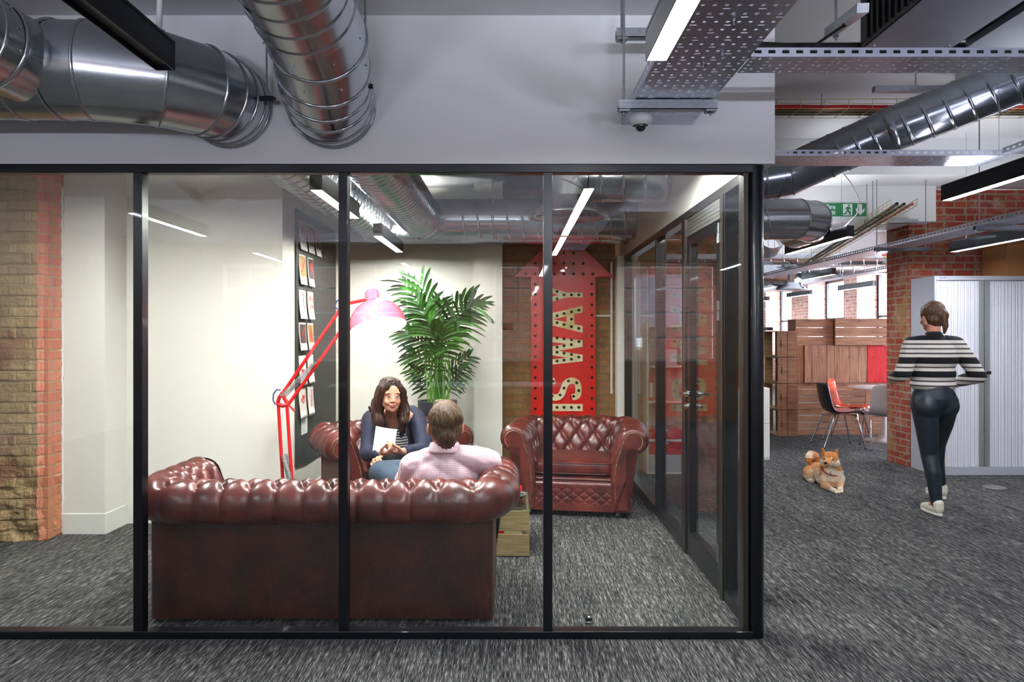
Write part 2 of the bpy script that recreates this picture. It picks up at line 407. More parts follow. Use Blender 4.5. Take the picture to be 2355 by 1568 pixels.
def window(n, axis, pos, a, b, z0, z1, fm, cols=2, rows=3, th=0.05):
    m = MB(); g = MB()
    def bxx(m, u0, u1, w0, w1, d):
        if axis == 'x': m.box(pos - d, pos + d, u0, u1, w0, w1)
        else: m.box(u0, u1, pos - d, pos + d, w0, w1)
    bxx(m, a, a + th, z0, z1, 0.03); bxx(m, b - th, b, z0, z1, 0.03); bxx(m, a, b, z0, z0 + th, 0.03); bxx(m, a, b, z1 - th, z1, 0.03)
    for i in range(1, cols): u = a + (b - a) * i / cols; bxx(m, u - th / 3, u + th / 3, z0, z1, 0.02)
    for i in range(1, rows): w = z0 + (z1 - z0) * i / rows; bxx(m, a, b, w - th / 3, w + th / 3, 0.025)
    bxx(g, a + 0.01, b - 0.01, z0 + 0.01, z1 - 0.01, 0.004)
    o = struct(m.build('window_%d' % n, fm)); g.build('pane', 'winglass', o); return o
for i, (a, b) in enumerate(op): window(i + 1, 'x', 7.90, a, b, 0.9, 2.79, 'black', 2, 2, 0.06)
struct(bx('wall_far', 'brickfar', 3.8, 8, 24, 24.2, 0, 3.4))
rw = MB().box(-6.2, 2.02, 11.5, 11.8, 0, 3.4).box(2.98, 3.8, 11.5, 11.8, 0, 3.4).box(2.02, 2.98, 11.5, 11.8, 0, 1.2).box(2.02, 2.98, 11.5, 11.8, 2.45, 3.4)
struct(rw.build('wall_rear', 'brickroom'))
struct(bx('wall_rear_return', 'white', 3.68, 3.8, 11.8, 24, 0, 3.4))
window(7, 'y', 11.65, 2.02, 2.98, 1.2, 2.45, 'skirt', 2, 2)
bl = MB().box(2.04, 2.96, 11.53, 11.536, 1.40, 2.42).cyl((2.04, 11.53, 2.42), (2.96, 11.53, 2.42), 0.025)
tag(bl.build('roller_blind', P_('blue_white_blind', (196, 204, 228), 0.8, emit=(0.6, 0.68, 1, 1), es=0.0)), 'pale blue roller blind drawn down over the window behind the open shelving', 'blind')
window_light('daylight_rear', (2.5, 11.95, 1.85), (1.0, 1.3), (-PI / 2, 0, 0), 60)
struct(MB().box(-6.2, -6.1, -5.4, 11.5, 0, 3.4).build('wall_viewer_left', 'white'))
bw = MB(); x = -6.2
bo = [(-4.9, -4.0), (-3.45, -1.75), (-0.7, 0.5), (1.75, 3.45), (4.35, 6.05)]
for a, b in bo:
    bw.box(x, a, -5.3, -5.0, 0, 3.4); bw.box(a, b, -5.3, -5.0, 0, 1.0); bw.box(a, b, -5.3, -5.0, 2.65, 3.4); x = b
bw.box(x, 8.0, -5.3, -5.0, 0, 3.4)
struct(bw.build('wall_viewer_back', 'brickroom'))
for i, (a, b) in enumerate(bo): window(8 + i, 'y', -5.12, a, b, 1.0, 2.65, 'skirt', 3 if b - a > 1 else 2, 4, 0.05)

# ---- the glazed partition, front run
gp = thing('glazed_partition', 'black framed glass partition across the front of the meeting room, in front of the sofa', 'glass partition', (-0.3, G0, 0))
def bw_(name, m, *a, **k): return MB().box(*a).build(name, m, gp, world=True, **k)
bw_('top_rail', 'black', -6.1, 1.15, G0, G0 + 0.056, 2.223, 2.265, bevel=0.003)
bw_('bottom_rail', 'black', -6.1, 1.15, G0, G0 + 0.056, 0, 0.037, bevel=0.003)
bw_('glazing_channel', 'anod', -6.1, 1.13, G0 + 0.0561, G0 + 0.09, 0, 0.026, bevel=0.002)
mx = [-4.739, -3.761, -2.784, -1.806, -0.828, 0.149]
for x in mx: bw_('mullion', 'black', x, x + 0.043, G0 - 0.001, G0 + 0.057, 0.037, 2.223, bevel=0.002)
xs = [-6.1] + mx + [1.104]
for i in range(7):
    x0 = xs[i] + (0.043 if i else 0); bw_('glass_pane', 'glass', x0 - 0.004, xs[i + 1] + 0.004, G0 + 0.028, G0 + 0.036, 0.03, 2.23)
bw_('end_channel', 'anod', 1.104, 1.128, G0 + 0.006, G0 + 0.075, 0.03, 2.23, bevel=0.002)
MB().lathe((1.169, G0 + 0.042, 0), [(0.0, 0.0), (0.042, 0.0), (0.042, 2.262), (0.0, 2.262)], 32).build('corner_post', 'black', gp, world=True, bevel=0.003)

# ---- side run with the door
sp_ = thing('side_partition', 'dark bronze framed glass wall running back beside the empty armchair', 'glass partition', (1.19, 5.3, 0))
def bs_(name, m, *a, par=None, **k): return MB().box(*a).build(name, m, par or sp_, world=True, **k)
XA, XB = 1.15, 1.228
bs_('top_rail', 'anod', XA, XB, 3.40, 7.16, 2.214, 2.264, bevel=0.003)
bs_('bottom_rail', 'black', XA, XB, 3.40, 3.77, 0, 0.07, bevel=0.003); bs_('bottom_rail', 'black', XA, XB, 4.72, 7.16, 0, 0.07, bevel=0.003)
for y0, y1, m in ((3.77, 3.848, 'black'), (4.602, 4.72, 'black'), (5.555, 5.60, 'black'), (7.10, 7.155, 'black'), (3.40, 3.425, 'anod')):
    bs_('mullion', m, XA, XB, y0, y1, 0.07 if m != 'black' or y0 > 5 else 0.0, 2.214, bevel=0.003)
for y0 in (3.79, 4.61): bs_('inner_trim', 'anod', XA - 0.006, XA - 0.0001, y0, y0 + 0.05, 0.0, 2.214, bevel=0.002)
for y0, y1 in ((3.425, 3.77), (4.72, 5.555), (5.60, 7.10)):
    bs_('glass_pane', 'glass', 1.185, 1.193, y0 - 0.004, y1 + 0.004, 0.066, 2.218)
hd = MB(); 
for k in range(5): hd.box(XA + 0.006, XB - 0.006, 3.848, 4.602, 2.098 + k * 0.0235, 2.098 + k * 0.0235 + 0.021)
hd.build('header_panel', 'alu', sp_, world=True)
dr = thing('glass_door', 'dark framed glass door with lever handle and three steel hinges in the side glass wall', 'door', (1.19, 3.86, 0))
def bd_(name, m, *a, **k): return MB().box(*a).build(name, m, dr, world=True, **k)
fr = MB().box(XA + 0.004, XB - 0.02, 3.852, 3.935, 0.012, 2.092).box(XA + 0.004, XB - 0.02, 4.515, 4.598, 0.012, 2.092)
fr.box(XA + 0.004, XB - 0.02, 3.935, 4.515, 0.012, 0.17).box(XA + 0.004, XB - 0.02, 3.935, 4.515, 2.03, 2.092)
fr.build('door_frame', 'black', dr, world=True, bevel=0.003)
bd_('glass_pane', 'glass', 1.175, 1.183, 3.93, 4.52, 0.165, 2.035)
for z in (0.19, 1.53, 1.96):
    MB().cyl((XA - 0.008, 3.852, z), (XA - 0.008, 3.852, z + 0.052), 0.010).cyl((XA - 0.008, 3.852, z + 0.056), (XA - 0.008, 3.852, z + 0.108), 0.010)\
        .box(XA - 0.004, XA + 0.004, 3.83, 3.885, z, z + 0.108).build('hinge', 'chrome', dr, world=True)
for sx, xh in ((-1, XA + 0.003), (1, XB - 0.019)):
    h = MB().cyl((xh, 4.556, 1.066), (xh + sx * 0.012, 4.556, 1.066), 0.026, n=20).cyl((xh + sx * 0.012, 4.556, 1.066), (xh + sx * 0.05, 4.556, 1.066), 0.010)
    h.tube([(xh + sx * 0.05, 4.556, 1.066), (xh + sx * 0.055, 4.53, 1.066), (xh + sx * 0.055, 4.42, 1.066)], 0.0095)
    h.build('handle', 'chrome', dr, world=True)
    MB().cyl((xh, 4.556, 0.985), (xh + sx * 0.014, 4.556, 0.985), 0.024, n=20).cyl((xh + sx * 0.014, 4.556, 0.985), (xh + sx * 0.028, 4.556, 0.985), 0.010).build('lock', 'chrome', dr, world=True)
ds = thing('door_stop', 'small round steel and rubber door stop on the carpet just inside the glass', 'door stop', (0.386, 3.50, 0))
MB().lathe((0, 0, 0), [(0.0, 0), (0.018, 0), (0.018, 0.012), (0.016, 0.014)], 20).build('base', 'chrome', ds)
MB().lathe((0, 0, 0), [(0.016, 0.014), (0.018, 0.016), (0.018, 0.028), (0.016, 0.03)], 20).build('buffer', 'rubber', ds)
MB().lathe((0, 0, 0), [(0.016, 0.03), (0.018, 0.032), (0.017, 0.038), (0.0, 0.039)], 20).build('cap', 'chrome', ds)

fb = struct(bx('wall_street', 'brickfar', -14, 14, -11.5, -11, -4, 4.2))
# ================================================================== CEILING SERVICES
def spiral(mb, p0, p1, r, pitch=0.115, n=40, ridge=0.0042, tilt=True):
    """one straight length of spiral-seamed duct"""
    p0, p1 = Vector(p0), Vector(p1); L = (p1 - p0).length; x, y, d = frame(p1 - p0)
    rows = []; k = -1
    while k * pitch < L + pitch:
        for da, dr in ((-0.013, 0), (-0.0065, 0), (-0.003, ridge), (0.003, ridge), (0.0065, 0), (0.013, 0)): rows.append((k * pitch + da, dr))
        k += 1
    vs = []
    for a, dr in rows:
        for i in range(n + 1):
            ang = 2 * PI * i / n; ax = a + (pitch * i / n if tilt else 0)
            q = 0 if (ax < 0 or ax > L) else dr; ax = min(max(ax, 0), L)
            vs.append(p0 + d * ax + (x * math.cos(ang) + y * math.sin(ang)) * (r + q))
    m = n + 1; fs = []
    for j in range(len(rows) - 1):
        for i in range(n):
            q = (j * m + i, j * m + i + 1, (j + 1) * m + i + 1, (j + 1) * m + i)
            if (vs[q[0]] - vs[q[3]]).length + (vs[q[1]] - vs[q[2]]).length > 1e-5: fs.append(q)
    mb.add(vs, fs, True); return mb
def collar(mb, p, d, r, w=0.012, h=0.006):
    d = Vector(d).normalized(); p = Vector(p)
    return mb.lathe(p - d * w / 2, [(r, 0), (r + h, w * 0.2), (r + h, w * 0.8), (r, w)], 40, d)
def gored(mb, pts, r):
    """segmented elbow: straight gores between mitre points, with standing seams"""
    pts = [Vector(p) for p in pts]; n = 40
    D = [(pts[i + 1] - pts[i]).normalized() for i in range(len(pts) - 1)]
    x, y, _ = frame(D[0]); rings = []
    for i, p in enumerate(pts):
        t = D[0] if i == 0 else (D[-1] if i == len(pts) - 1 else (D[i - 1] + D[i]).normalized())
        base = D[min(i, len(D) - 1)] if i == 0 else D[i - 1]
        x = (x - base * x.dot(base)).normalized(); y = base.cross(x)
        ring = []
        for k in range(n):
            o = (x * math.cos(2 * PI * k / n) + y * math.sin(2 * PI * k / n)) * r
            o = o - base * (o.dot(t) / base.dot(t)); ring.append(p + o)
        rings.append((ring, t, p))
    for i in range(len(rings) - 1):
        vs = rings[i][0] + rings[i + 1][0]
        mb.add(vs, [(k, (k + 1) % n, n + (k + 1) % n, n + k) for k in range(n)], True)
    for ring, t, p in rings[1:-1]:
        vs = []
        for a, s in ((-0.007, 1.001), (-0.004, 1.03), (0.004, 1.03), (0.007, 1.001)):
            vs += [p + (q - p) * s + t * a for q in ring]
        mb.add(vs, [(j * n + k, j * n + (k + 1) % n, (j + 1) * n + (k + 1) % n, (j + 1) * n + k) for j in range(3) for k in range(n)], True)
    return mb
def rod(name, x, y, z0, z1, parent, r=0.005):
    z1 = z1 - 0.006 if z1 in (2.972, 3.4, 3.04) else z1; m = MB().cyl((x, y, z0), (x, y, z1), r, n=8); m.cyl((x, y, z0 + 0.012), (x, y, z0 + 0.024), 0.011, n=6, smooth=False)
    return m.build(name, 'steel', parent, world=True)
RD = 0.19
def duct(label, loc, mt='galv'): return thing('ventilation_duct', label, 'duct', loc)
def screws(mb, p, d, r, n=6, ph=0.3):
    x, y, d = frame(d)
    for i in range(n):
        a = ph + 2 * PI * i / n; q = Vector(p) + (x * math.cos(a) + y * math.sin(a)) * (r + 0.001)
        mb.ell(q, 0.005, nu=8, nv=5)
ZD = 2.537
# duct A: runs along the glass from the left and turns into the bulkhead with a segmented elbow, then on through the room
A = duct('large silver duct at the upper left bending in segments into the white bulkhead', (-1.342, 3.3, ZD))
YA = 2.86; RA = 0.195
m = MB(); spiral(m, (-6.0, YA, ZD), (-2.63, YA, ZD), RA, 0.14); m.build('straight_section', 'galv', A, world=True)
m = MB(); gored(m, [(-2.63, YA, ZD), (-2.02, YA, ZD), (-1.74, 2.87, ZD), (-1.50, 2.96, ZD), (-1.385, 3.09, ZD), (-1.36, 3.15, ZD), (-1.348, 3.20, ZD), (-1.342, 3.255, ZD), (-1.342, 3.32, ZD)], RA)
for x in (-2.6, -2.3, -1.86): collar(m, (x, YA, ZD), (1, 0, 0), RA); screws(m, (x + 0.03, YA, ZD), (1, 0, 0), RA)
collar(m, (-1.342, 3.305, ZD), (0, 1, 0), RA, 0.02, 0.008)
m.build('elbow', 'galv', A, world=True)
m = MB(); gored(m, [(-2.45, 1.1, 2.66), (-2.24, 1.75, 2.62), (-2.06, 2.35, 2.57), (-1.99, 2.56, 2.55), (-1.95, 2.78, 2.54)], 0.168)
collar(m, (-1.975, 2.63, 2.548), (0.16, 0.98, -0.04), 0.168, 0.02, 0.006); screws(m, (-1.98, 2.60, 2.55), (0.16, 0.98, 0), 0.170, 12)
m.build('branch', 'galv', A, world=True)
m = MB(); spiral(m, (-1.342, 3.44, ZD), (-1.342, 6.72, ZD), RD - 0.003, 0.125); m.build('room_section', 'galv', A, world=True)
m = MB(); gored(m, [(-1.342, 6.72, ZD), (-1.342, 6.80, ZD), (-1.28, 6.90, ZD), (-1.17, 6.95, ZD), (-1.06, 6.95, ZD)], RD - 0.005); m.build('corner', 'galv', A, world=True)
m = MB(); spiral(m, (-1.06, 6.95, ZD), (1.16, 6.95, ZD), RD - 0.005, 0.2); m.build('cross_section', 'galv', A, world=True)
rod('hanger', -1.13, 3.20, ZD, 2.972, A)
m = MB().cyl((-1.16, 3.20, ZD), (-1.10, 3.20, ZD), 0.012, n=10).box(-1.17, -1.09, 3.19, 3.21, ZD - 0.006, ZD + 0.006); m.build('clamp', 'black', A, world=True)
# duct B
B = duct('silver spiral duct dropping from overhead into the bulkhead, right of the segmented one', (-0.85, 3.3, ZD))
m = MB(); spiral(m, (-0.70, 1.15, 2.79), (-0.775, 2.62, 2.672), 0.197, 0.112); m.build('straight_section', 'galv', B, world=True)
m = MB(); gored(m, [(-0.775, 2.62, 2.672), (-0.785, 2.80, 2.645), (-0.81, 2.98, 2.60), (-0.832, 3.09, 2.572), (-0.842, 3.17, 2.552), (-0.85, 3.245, ZD), (-0.85, 3.32, ZD)], 0.197)
for p in ((-0.78, 2.70, 2.66), (-0.795, 2.88, 2.625)): screws(m, p, (-0.08, 1, -0.2), 0.197, 8)
collar(m, (-0.85, 3.305, ZD), (0, 1, 0), 0.197, 0.02, 0.008)
m.build('elbow', 'galv', B, world=True)
rod('hanger', -0.655, 3.10, ZD + 0.02, 2.972, B)
MB().cyl((-0.69, 3.10, ZD + 0.02), (-0.62, 3.10, ZD + 0.02), 0.011, n=10).build('clamp', 'black', B, world=True)
m = MB(); spiral(m, (-0.85, 3.44, ZD), (-0.85, 6.25, ZD), RD, 0.085); m.build('room_section', 'galv', B, world=True)
m = MB(); gored(m, [(-0.85, 6.25, ZD), (-0.85, 6.37, ZD), (-0.79, 6.50, ZD), (-0.66, 6.55, ZD), (-0.52, 6.55, ZD)], RD); m.build('corner', 'galv', B, world=True)
m = MB(); spiral(m, (-0.52, 6.55, ZD), (1.16, 6.55, ZD), RD, 0.135); m.build('cross_section', 'galv', B, world=True)
m = MB(); spiral(m, (1.24, 6.55, ZD), (2.50, 6.55, ZD), RD, 0.2); m.build('office_section', 'galv', B, world=True)
m = MB(); gored(m, [(2.50, 6.55, ZD), (2.68, 6.55, ZD), (2.84, 6.64, ZD), (2.92, 6.82, ZD), (2.92, 7.2, ZD)], RD); m.build('office_corner', 'galv', B, world=True)
for x in (-0.18, 0.62): rod('hanger', x, 6.40, ZD, 2.972, B)
for x in (-0.18, 0.62):
    collar(m := MB(), (x, 6.55, ZD), (1, 0, 0), RD, 0.03, 0.004); m.build('support_band', 'galv', B, world=True)
# duct C: with the round diffuser, out through the side wall and up to the right across the office
C_ = duct('duct with the meeting room diffuser, running on dark and diagonal across the office ceiling', (0.42, 5.17, 2.6))
m = MB(); spiral(m, (0.55, 5.17, 2.615), (1.16, 5.17, 2.615), 0.175, 0.16); m.build('straight_section', 'galv', C_, world=True)
m = MB(); gored(m, [(0.55, 5.17, 2.615), (0.47, 5.17, 2.60), (0.425, 5.17, 2.55), (0.417, 5.17, 2.46)], 0.155)
m.cyl((0.417, 5.17, 2.46), (0.417, 5.17, 2.95), 0.155, n=40); m.build('drop', 'galv', C_, world=True)
m = MB(); m.lathe((0.417, 5.17, 0), [(0.155, 2.47), (0.17, 2.44), (0.22, 2.39), (0.29, 2.345), (0.298, 2.335), (0.298, 2.325), (0.27, 2.32)], 48); m.build('diffuser', 'galv', C_, world=True)
m = MB(); 
for rr in (0.265, 0.215, 0.165, 0.115, 0.065): m.lathe((0.417, 5.17, 0), [(rr, 2.322), (rr - 0.03, 2.35), (rr - 0.033, 2.35), (rr - 0.004, 2.319), (rr, 2.322)], 40)
m.build('diffuser_cone', 'tray', C_, world=True)
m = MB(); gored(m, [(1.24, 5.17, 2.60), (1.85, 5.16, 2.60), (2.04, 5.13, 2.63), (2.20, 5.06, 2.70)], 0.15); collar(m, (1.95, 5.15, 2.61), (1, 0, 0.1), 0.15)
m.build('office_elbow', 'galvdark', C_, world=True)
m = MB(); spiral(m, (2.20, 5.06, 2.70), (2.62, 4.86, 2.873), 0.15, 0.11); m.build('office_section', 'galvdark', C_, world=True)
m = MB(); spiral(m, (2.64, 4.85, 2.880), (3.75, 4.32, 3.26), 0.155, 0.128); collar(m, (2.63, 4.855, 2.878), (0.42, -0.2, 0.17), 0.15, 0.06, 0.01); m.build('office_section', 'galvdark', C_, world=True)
# ducts far in the office
for lab, pts, r, mt in (
    ('thin blue-grey duct running level across the far office above the crates', [(2.2, 10.6, 2.60), (5.6, 10.6, 2.60)], 0.085, 'galv'),
    ('ribbed silver duct slanting up from the lower left behind the bright elbow', [(3.0, 8.0, 2.60), (3.75, 10.2, 2.72)], 0.15, 'galv'),
    ('wide silver duct crossing the far office behind the thin one', [(2.6, 12.6, 2.55), (7.2, 12.6, 2.72)], 0.16, 'galv')):
    t = duct(lab, pts[0]); m = MB(); spiral(m, pts[0], pts[1], r, 0.2); m.build('straight_section', mt, t, world=True)
    mid = (Vector(pts[0]) + Vector(pts[1])) / 2; rod('hanger', mid.x, mid.y, mid.z + r, 3.4, t)
t = duct('far office duct end with its own round ceiling diffuser above the crate wall', (4.6, 12, 2.5))
m = MB(); gored(m, [(3.6, 11.4, 2.42), (4.2, 11.4, 2.42), (4.45, 11.4, 2.40)], 0.17); m.cyl((4.55, 11.4, 2.26), (4.55, 11.4, 2.75), 0.17, n=32); m.build('straight_section', 'galv', t, world=True)
m = MB(); m.lathe((4.55, 11.4, 0), [(0.17, 2.3), (0.2, 2.25), (0.30, 2.19), (0.305, 2.18), (0.27, 2.175), (0.05, 2.2), (0, 2.2)], 40); m.build('diffuser', 'galv', t, world=True)
rod('hanger', 4.3, 11.4, 2.6, 3.4, t)

# ---- linear lamps
def lamp(x, y0, y1, z, label, lit=True, body='black', w=0.068, h=0.105, led='led', ceil=None, up=True, dx=0.0, wf=(0.12, 0.88)):
    ceil = ceil or (2.972 if x < 1.25 and y1 < 7.5 else 3.4)
    t = thing('linear_pendant_lamp', label, 'pendant lamp', (x, (y0 + y1) / 2, z), group='linear pendant lamps')
    def X(y): return x + dx * (y - y0) / (y1 - y0)
    n = 1
    ax = (Vector((X(y1), y1, 0)) - Vector((X(y0), y0, 0))).normalized(); s = Vector((ax.y, -ax.x, 0))
    a, b = Vector((X(y0), y0, z)), Vector((X(y1), y1, z))
    def loc(m, u0, u1, v0, v1, e=0.0):
        vs = []
        for p, sg in ((a, 1), (b, -1)):
            q = p + ax * e * sg
            vs += [q + s * u0 + Vector((0, 0, v0)), q + s * u1 + Vector((0, 0, v0)), q + s * u1 + Vector((0, 0, v1)), q + s * u0 + Vector((0, 0, v1))]
        m.add(vs, [(3, 2, 1, 0), (4, 5, 6, 7), (0, 1, 5, 4), (1, 2, 6, 5), (2, 3, 7, 6), (3, 0, 4, 7)])
    m = MB(); loc(m, -w / 2, -w / 2 + 0.004, 0, h); loc(m, w / 2 - 0.004, w / 2, 0, h); loc(m, -w / 2, w / 2, h * 0.86, h * 0.9)
    m.build('housing', body, t, world=True)
    for p, sg in ((a, 1), (b, -1)):
        m = MB(); q = p - ax * 0.003 * sg; vs = []
        for k in (0, sg * 0.006):
            vs += [q + ax * k + s * u + Vector((0, 0, v)) for u, v in ((-w / 2, 0), (w / 2, 0), (w / 2, h), (-w / 2, h))]
        m.add(vs, [(3, 2, 1, 0), (4, 5, 6, 7), (0, 1, 5, 4), (1, 2, 6, 5), (2, 3, 7, 6), (3, 0, 4, 7)])
        m.build('end_cap', body, t, world=True)
    m = MB(); loc(m, -w / 2 + 0.0045, w / 2 - 0.0045, 0.002 if lit else 0.02, 0.02 if lit else 0.03, 0.004); m.build('diffuser', led if lit else 'ledoff', t, world=True)
    if up and lit:
        m = MB(); loc(m, -w / 2 + 0.01, w / 2 - 0.01, h * 0.9, h * 0.94, 0.02); m.build('uplight', {'led': 'ledup', 'ledroom': 'ledupr', 'ledfill': 'ledfill'}[led], t, world=True)
    for f in wf:
        p = a + (b - a) * f; MB().cyl((p.x, p.y, z + h), (p.x, p.y, ceil - 0.005), 0.0015, n=6).build('suspension_wire', 'steel', t, world=True)
    return t
lamp(0.483, 0.25, 2.33, 2.367, 'lit linear lamp hanging over the wide cable tray, near end out of the picture', body='alu', w=0.072)
lamp(0.483, -1.35, 0.17, 2.367, 'lit linear lamp behind the one over the wide cable tray, seen only as a reflection')
t = lamp(-1.247, 0.2, 2.50, 2.40, 'unlit black linear lamp hanging in front of the large ducts at the upper left', lit=False)
MB().tube([(-1.235, 2.43, 2.505), (-1.23, 2.44, 2.7), (-1.222, 2.42, 2.85), (-1.22, 2.42, 2.972)], 0.011, 8).build('white_cable', 'whiteplastic', t, world=True)['label'] = 'white cable running up to the ceiling'
lamp(-2.87, 0.20, 1.45, 2.367, 'lit linear lamp mirrored as the slanting bright line on the left glass panes')
lamp(-2.89, -2.35, -1.1, 2.367, 'lit linear lamp mirrored as the shorter bright line left of the notice board')
lamp(-1.4, -4.0, -2.2, 2.367, 'lit linear lamp far behind the camera, left row')
lamp(0.45, -4.2, -2.6, 2.367, 'lit linear lamp far behind the camera, middle row')
lamp(2.97, -0.8, 1.1, 2.367, 'lit linear lamp beside the camera on the right')
lamp(2.97, 3.15, 4.76, 2.367, 'largest lit black linear lamp, cut off by the right edge of the picture', wf=(0.15, 0.68))
lamp(2.97, -3.2, -1.4, 2.367, 'lit linear lamp behind the camera on the right')
lamp(4.37, 5.2, 6.9, 2.27, 'lit black linear lamp in front of the red brick wall above the metal cabinet')
t = lamp(3.16, 6.5, 7.93, 2.367, 'lit black linear lamp hanging below the exit sign', dx=-0.02)
MB().tube([(3.15, 6.62, 2.47), (3.28, 6.62, 2.60), (3.30, 6.62, 2.74), (3.22, 6.62, 2.90), (3.10, 6.62, 3.05)], 0.006, 8).build('yellow_cable', 'whiteplastic', t, world=True)['label'] = 'cream cable curving up to the ceiling'
lamp(4.9, 10.6, 11.8, 2.37, 'lit lamp in the far office just below the thin blue-grey duct')
lamp(6.82, 13.1, 14.5, 2.37, 'lit lamp in the far office in front of the window, left of the brick pillar')
lamp(6.78, 15.8, 17.1, 2.37, 'short lit lamp in the far office below the far diffuser')
lamp(4.95, 13.0, 14.2, 2.36, 'lit lamp in the far office cut off by the black corner post, upper of two')
lamp(6.7, 18.2, 19.4, 2.35, 'lit lamp farthest down the office, small beside the black corner post')
lamp(-1.078, 3.82, 4.76, 2.245, 'lit lamp inside the meeting room nearer the glass, beside the left duct', body='anod', led='ledroom')
for x_, z_, w_ in ((-2.45, 2.45, 'leftmost'), (-0.32, 2.45, 'above the sofa back'), (0.78, 2.45, 'by the door')):  # lamps added to brighten the room, unseen above the top rail
    lamp(x_, 3.55, 4.12, z_, 'added fill lamp just inside the glass hidden by the top rail, ' + w_, body='anod', led='ledfill')
lamp(-1.085, 5.60, 6.70, 2.245, 'lit lamp inside the meeting room at the far left corner', body='anod', led='ledroom')

# ---- perforated cable trays with real slots
def slots(x0, x1, y0, y1, z, axis, per=0.057, pitch=0.034):
    """slotted sheet; rows of short slots along the run alternate with long cross slots"""
    m = MB(); run0, run1, c0, c1 = (y0, y1, x0, x1) if axis == 'y' else (x0, x1, y0, y1)
    U = [run0]; r = run0
    while r + per < run1:
        U += [r + 0.010, r + 0.022, r + 0.036, r + 0.043]; r += per; U.append(r)
    if U[-1] < run1: U.append(run1)
    n = max(2, int((c1 - c0) / pitch)); V = [c0]; q = (c1 - c0) / n
    for k in range(n): V += [c0 + k * q + q * 0.36, c0 + k * q + q * 0.66, c0 + (k + 1) * q]
    def pt(a, b): return (b, a, z) if axis == 'y' else (a, b, z)
    vs = [pt(a, b) for a in U for b in V]; W_ = len(V); fs = []
    for i in range(len(U) - 1):
        du = U[i + 1] - U[i]; ph = i % 5
        for j in range(W_ - 1):
            col = j // 3; sub = j % 3
            if ph == 1 and sub == 1 and i < len(U) - 3: continue
            if ph == 3 and i < len(U) - 3 and (col + i // 5) % 3 == 0 and sub >= 1: continue
            f = (i * W_ + j, i * W_ + j + 1, (i + 1) * W_ + j + 1, (i + 1) * W_ + j); fs.append(f)
    m.add(vs, fs); return m
def flange(m, run0, run1, pos, z0, z1, axis, per=0.05):
    U = [run0]; r = run0
    while r + per < run1: U += [r + 0.012, r + 0.038]; r += per; U.append(r)
    if U[-1] < run1: U.append(run1)
    V = [z0, z0 + (z1 - z0) * 0.35, z0 + (z1 - z0) * 0.72, z1]
    vs = [((pos, u, w) if axis == 'y' else (u, pos, w)) for u in U for w in V]; fs = []
    for i in range(len(U) - 1):
        for j in range(3):
            if j == 1 and i % 3 == 1: continue
            fs.append((i * 4 + j, i * 4 + j + 1, (i + 1) * 4 + j + 1, (i + 1) * 4 + j))
    m.add(vs, fs)
def tray(label, x0, x1, y0, y1, z, axis, h=0.045, loc=None, **k):
    t = thing('cable_tray', label, 'cable tray', loc or ((x0 + x1) / 2, (y0 + y1) / 2, z))
    slots(x0, x1, y0, y1, z, axis, **k).build('slotted_base', 'tray', t, world=True, solid=0.0016)
    m = MB()
    if axis == 'y': flange(m, y0, y1, x0, z, z + h, 'y'); flange(m, y0, y1, x1, z, z + h, 'y')
    else: flange(m, x0, x1, y0, z, z + h, 'x'); flange(m, x0, x1, y1, z, z + h, 'x')
    m.build('side_flange', 'tray', t, world=True, solid=0.0016)
    return t
def strut(t, x0, x1, y, z, zc=None, rods=()):
    m = MB().box(x0, x1, y - 0.02, y + 0.02, z, z + 0.003).box(x0, x1, y - 0.02, y - 0.017, z, z + 0.04).box(x0, x1, y + 0.017, y + 0.02, z, z + 0.04)
    m.box(x0, x1, y - 0.0215, y - 0.0205, z + 0.012, z + 0.016).box(x0, x1, y - 0.0215, y - 0.0205, z + 0.026, z + 0.030)
    m.build('support_channel', 'steel', t, world=True)
    for xr in rods:
        rod('threaded_rod', xr, y, z - 0.02, zc, t)
        MB().box(xr - 0.022, xr + 0.022, y - 0.022, y + 0.022, z - 0.008, z - 0.0005).build('washer_plate', 'steel', t, world=True)
T1 = tray('widest perforated steel cable tray, running from overhead to the bulkhead above the glass corner', 0.522, 0.853, -1.5, 3.31, 2.450, 'y', h=0.05)
strut(T1, 0.45, 0.868, 2.96, 2.405, 2.972, (0.475, 0.843)); strut(T1, 0.45, 0.868, 3.02, 2.735, 2.972, (0.475, 0.843))
bolts = MB()
for x, y in ((0.70, 2.55), (0.745, 2.47), (0.70, 2.20)): bolts.cyl((x, y, 2.45), (x, y, 2.425), 0.006, n=8).cyl((x, y, 2.447), (x, y, 2.438), 0.012, n=6)
bolts.build('bolts', 'chrome', T1, world=True)
T2 = tray('narrow perforated tray crossing level at the upper right and joined to the widest tray', 0.86, 4.3, 2.505, 2.66, 2.452, 'x', h=0.032, per=0.06, pitch=0.03)
strut(T2, 2.05, 2.35, 2.60, 2.435, 2.765, (2.12,))
T3 = tray('level perforated tray starting behind the lower corner of the white bulkhead', 1.262, 3.05, 4.27, 4.53, 2.55, 'x', h=0.036, per=0.05, pitch=0.03)
strut(T3, 1.27, 1.31, 4.40, 2.515, 3.4, (1.29,))
T4 = tray('cable tray running towards the camera above the largest lamp at the right edge', 3.01, 3.33, 1.0, 4.27, 2.56, 'y', h=0.036)
rod('threaded_rod', 3.2, 3.9, 2.56, 3.4, T4)
T5 = tray('long tray receding along the brick wall towards the far office, bright underneath', 3.75, 4.02, 4.6, 10.8, 2.33, 'y', h=0.04)
strut(T5, 3.70, 4.25, 7.1, 2.305, 3.04, (3.72, 4.22)); strut(T5, 3.70, 4.25, 7.3, 2.62, 3.04, (3.72,)); strut(T5, 3.72, 4.25, 5.6, 2.29, 3.4, (3.76,))
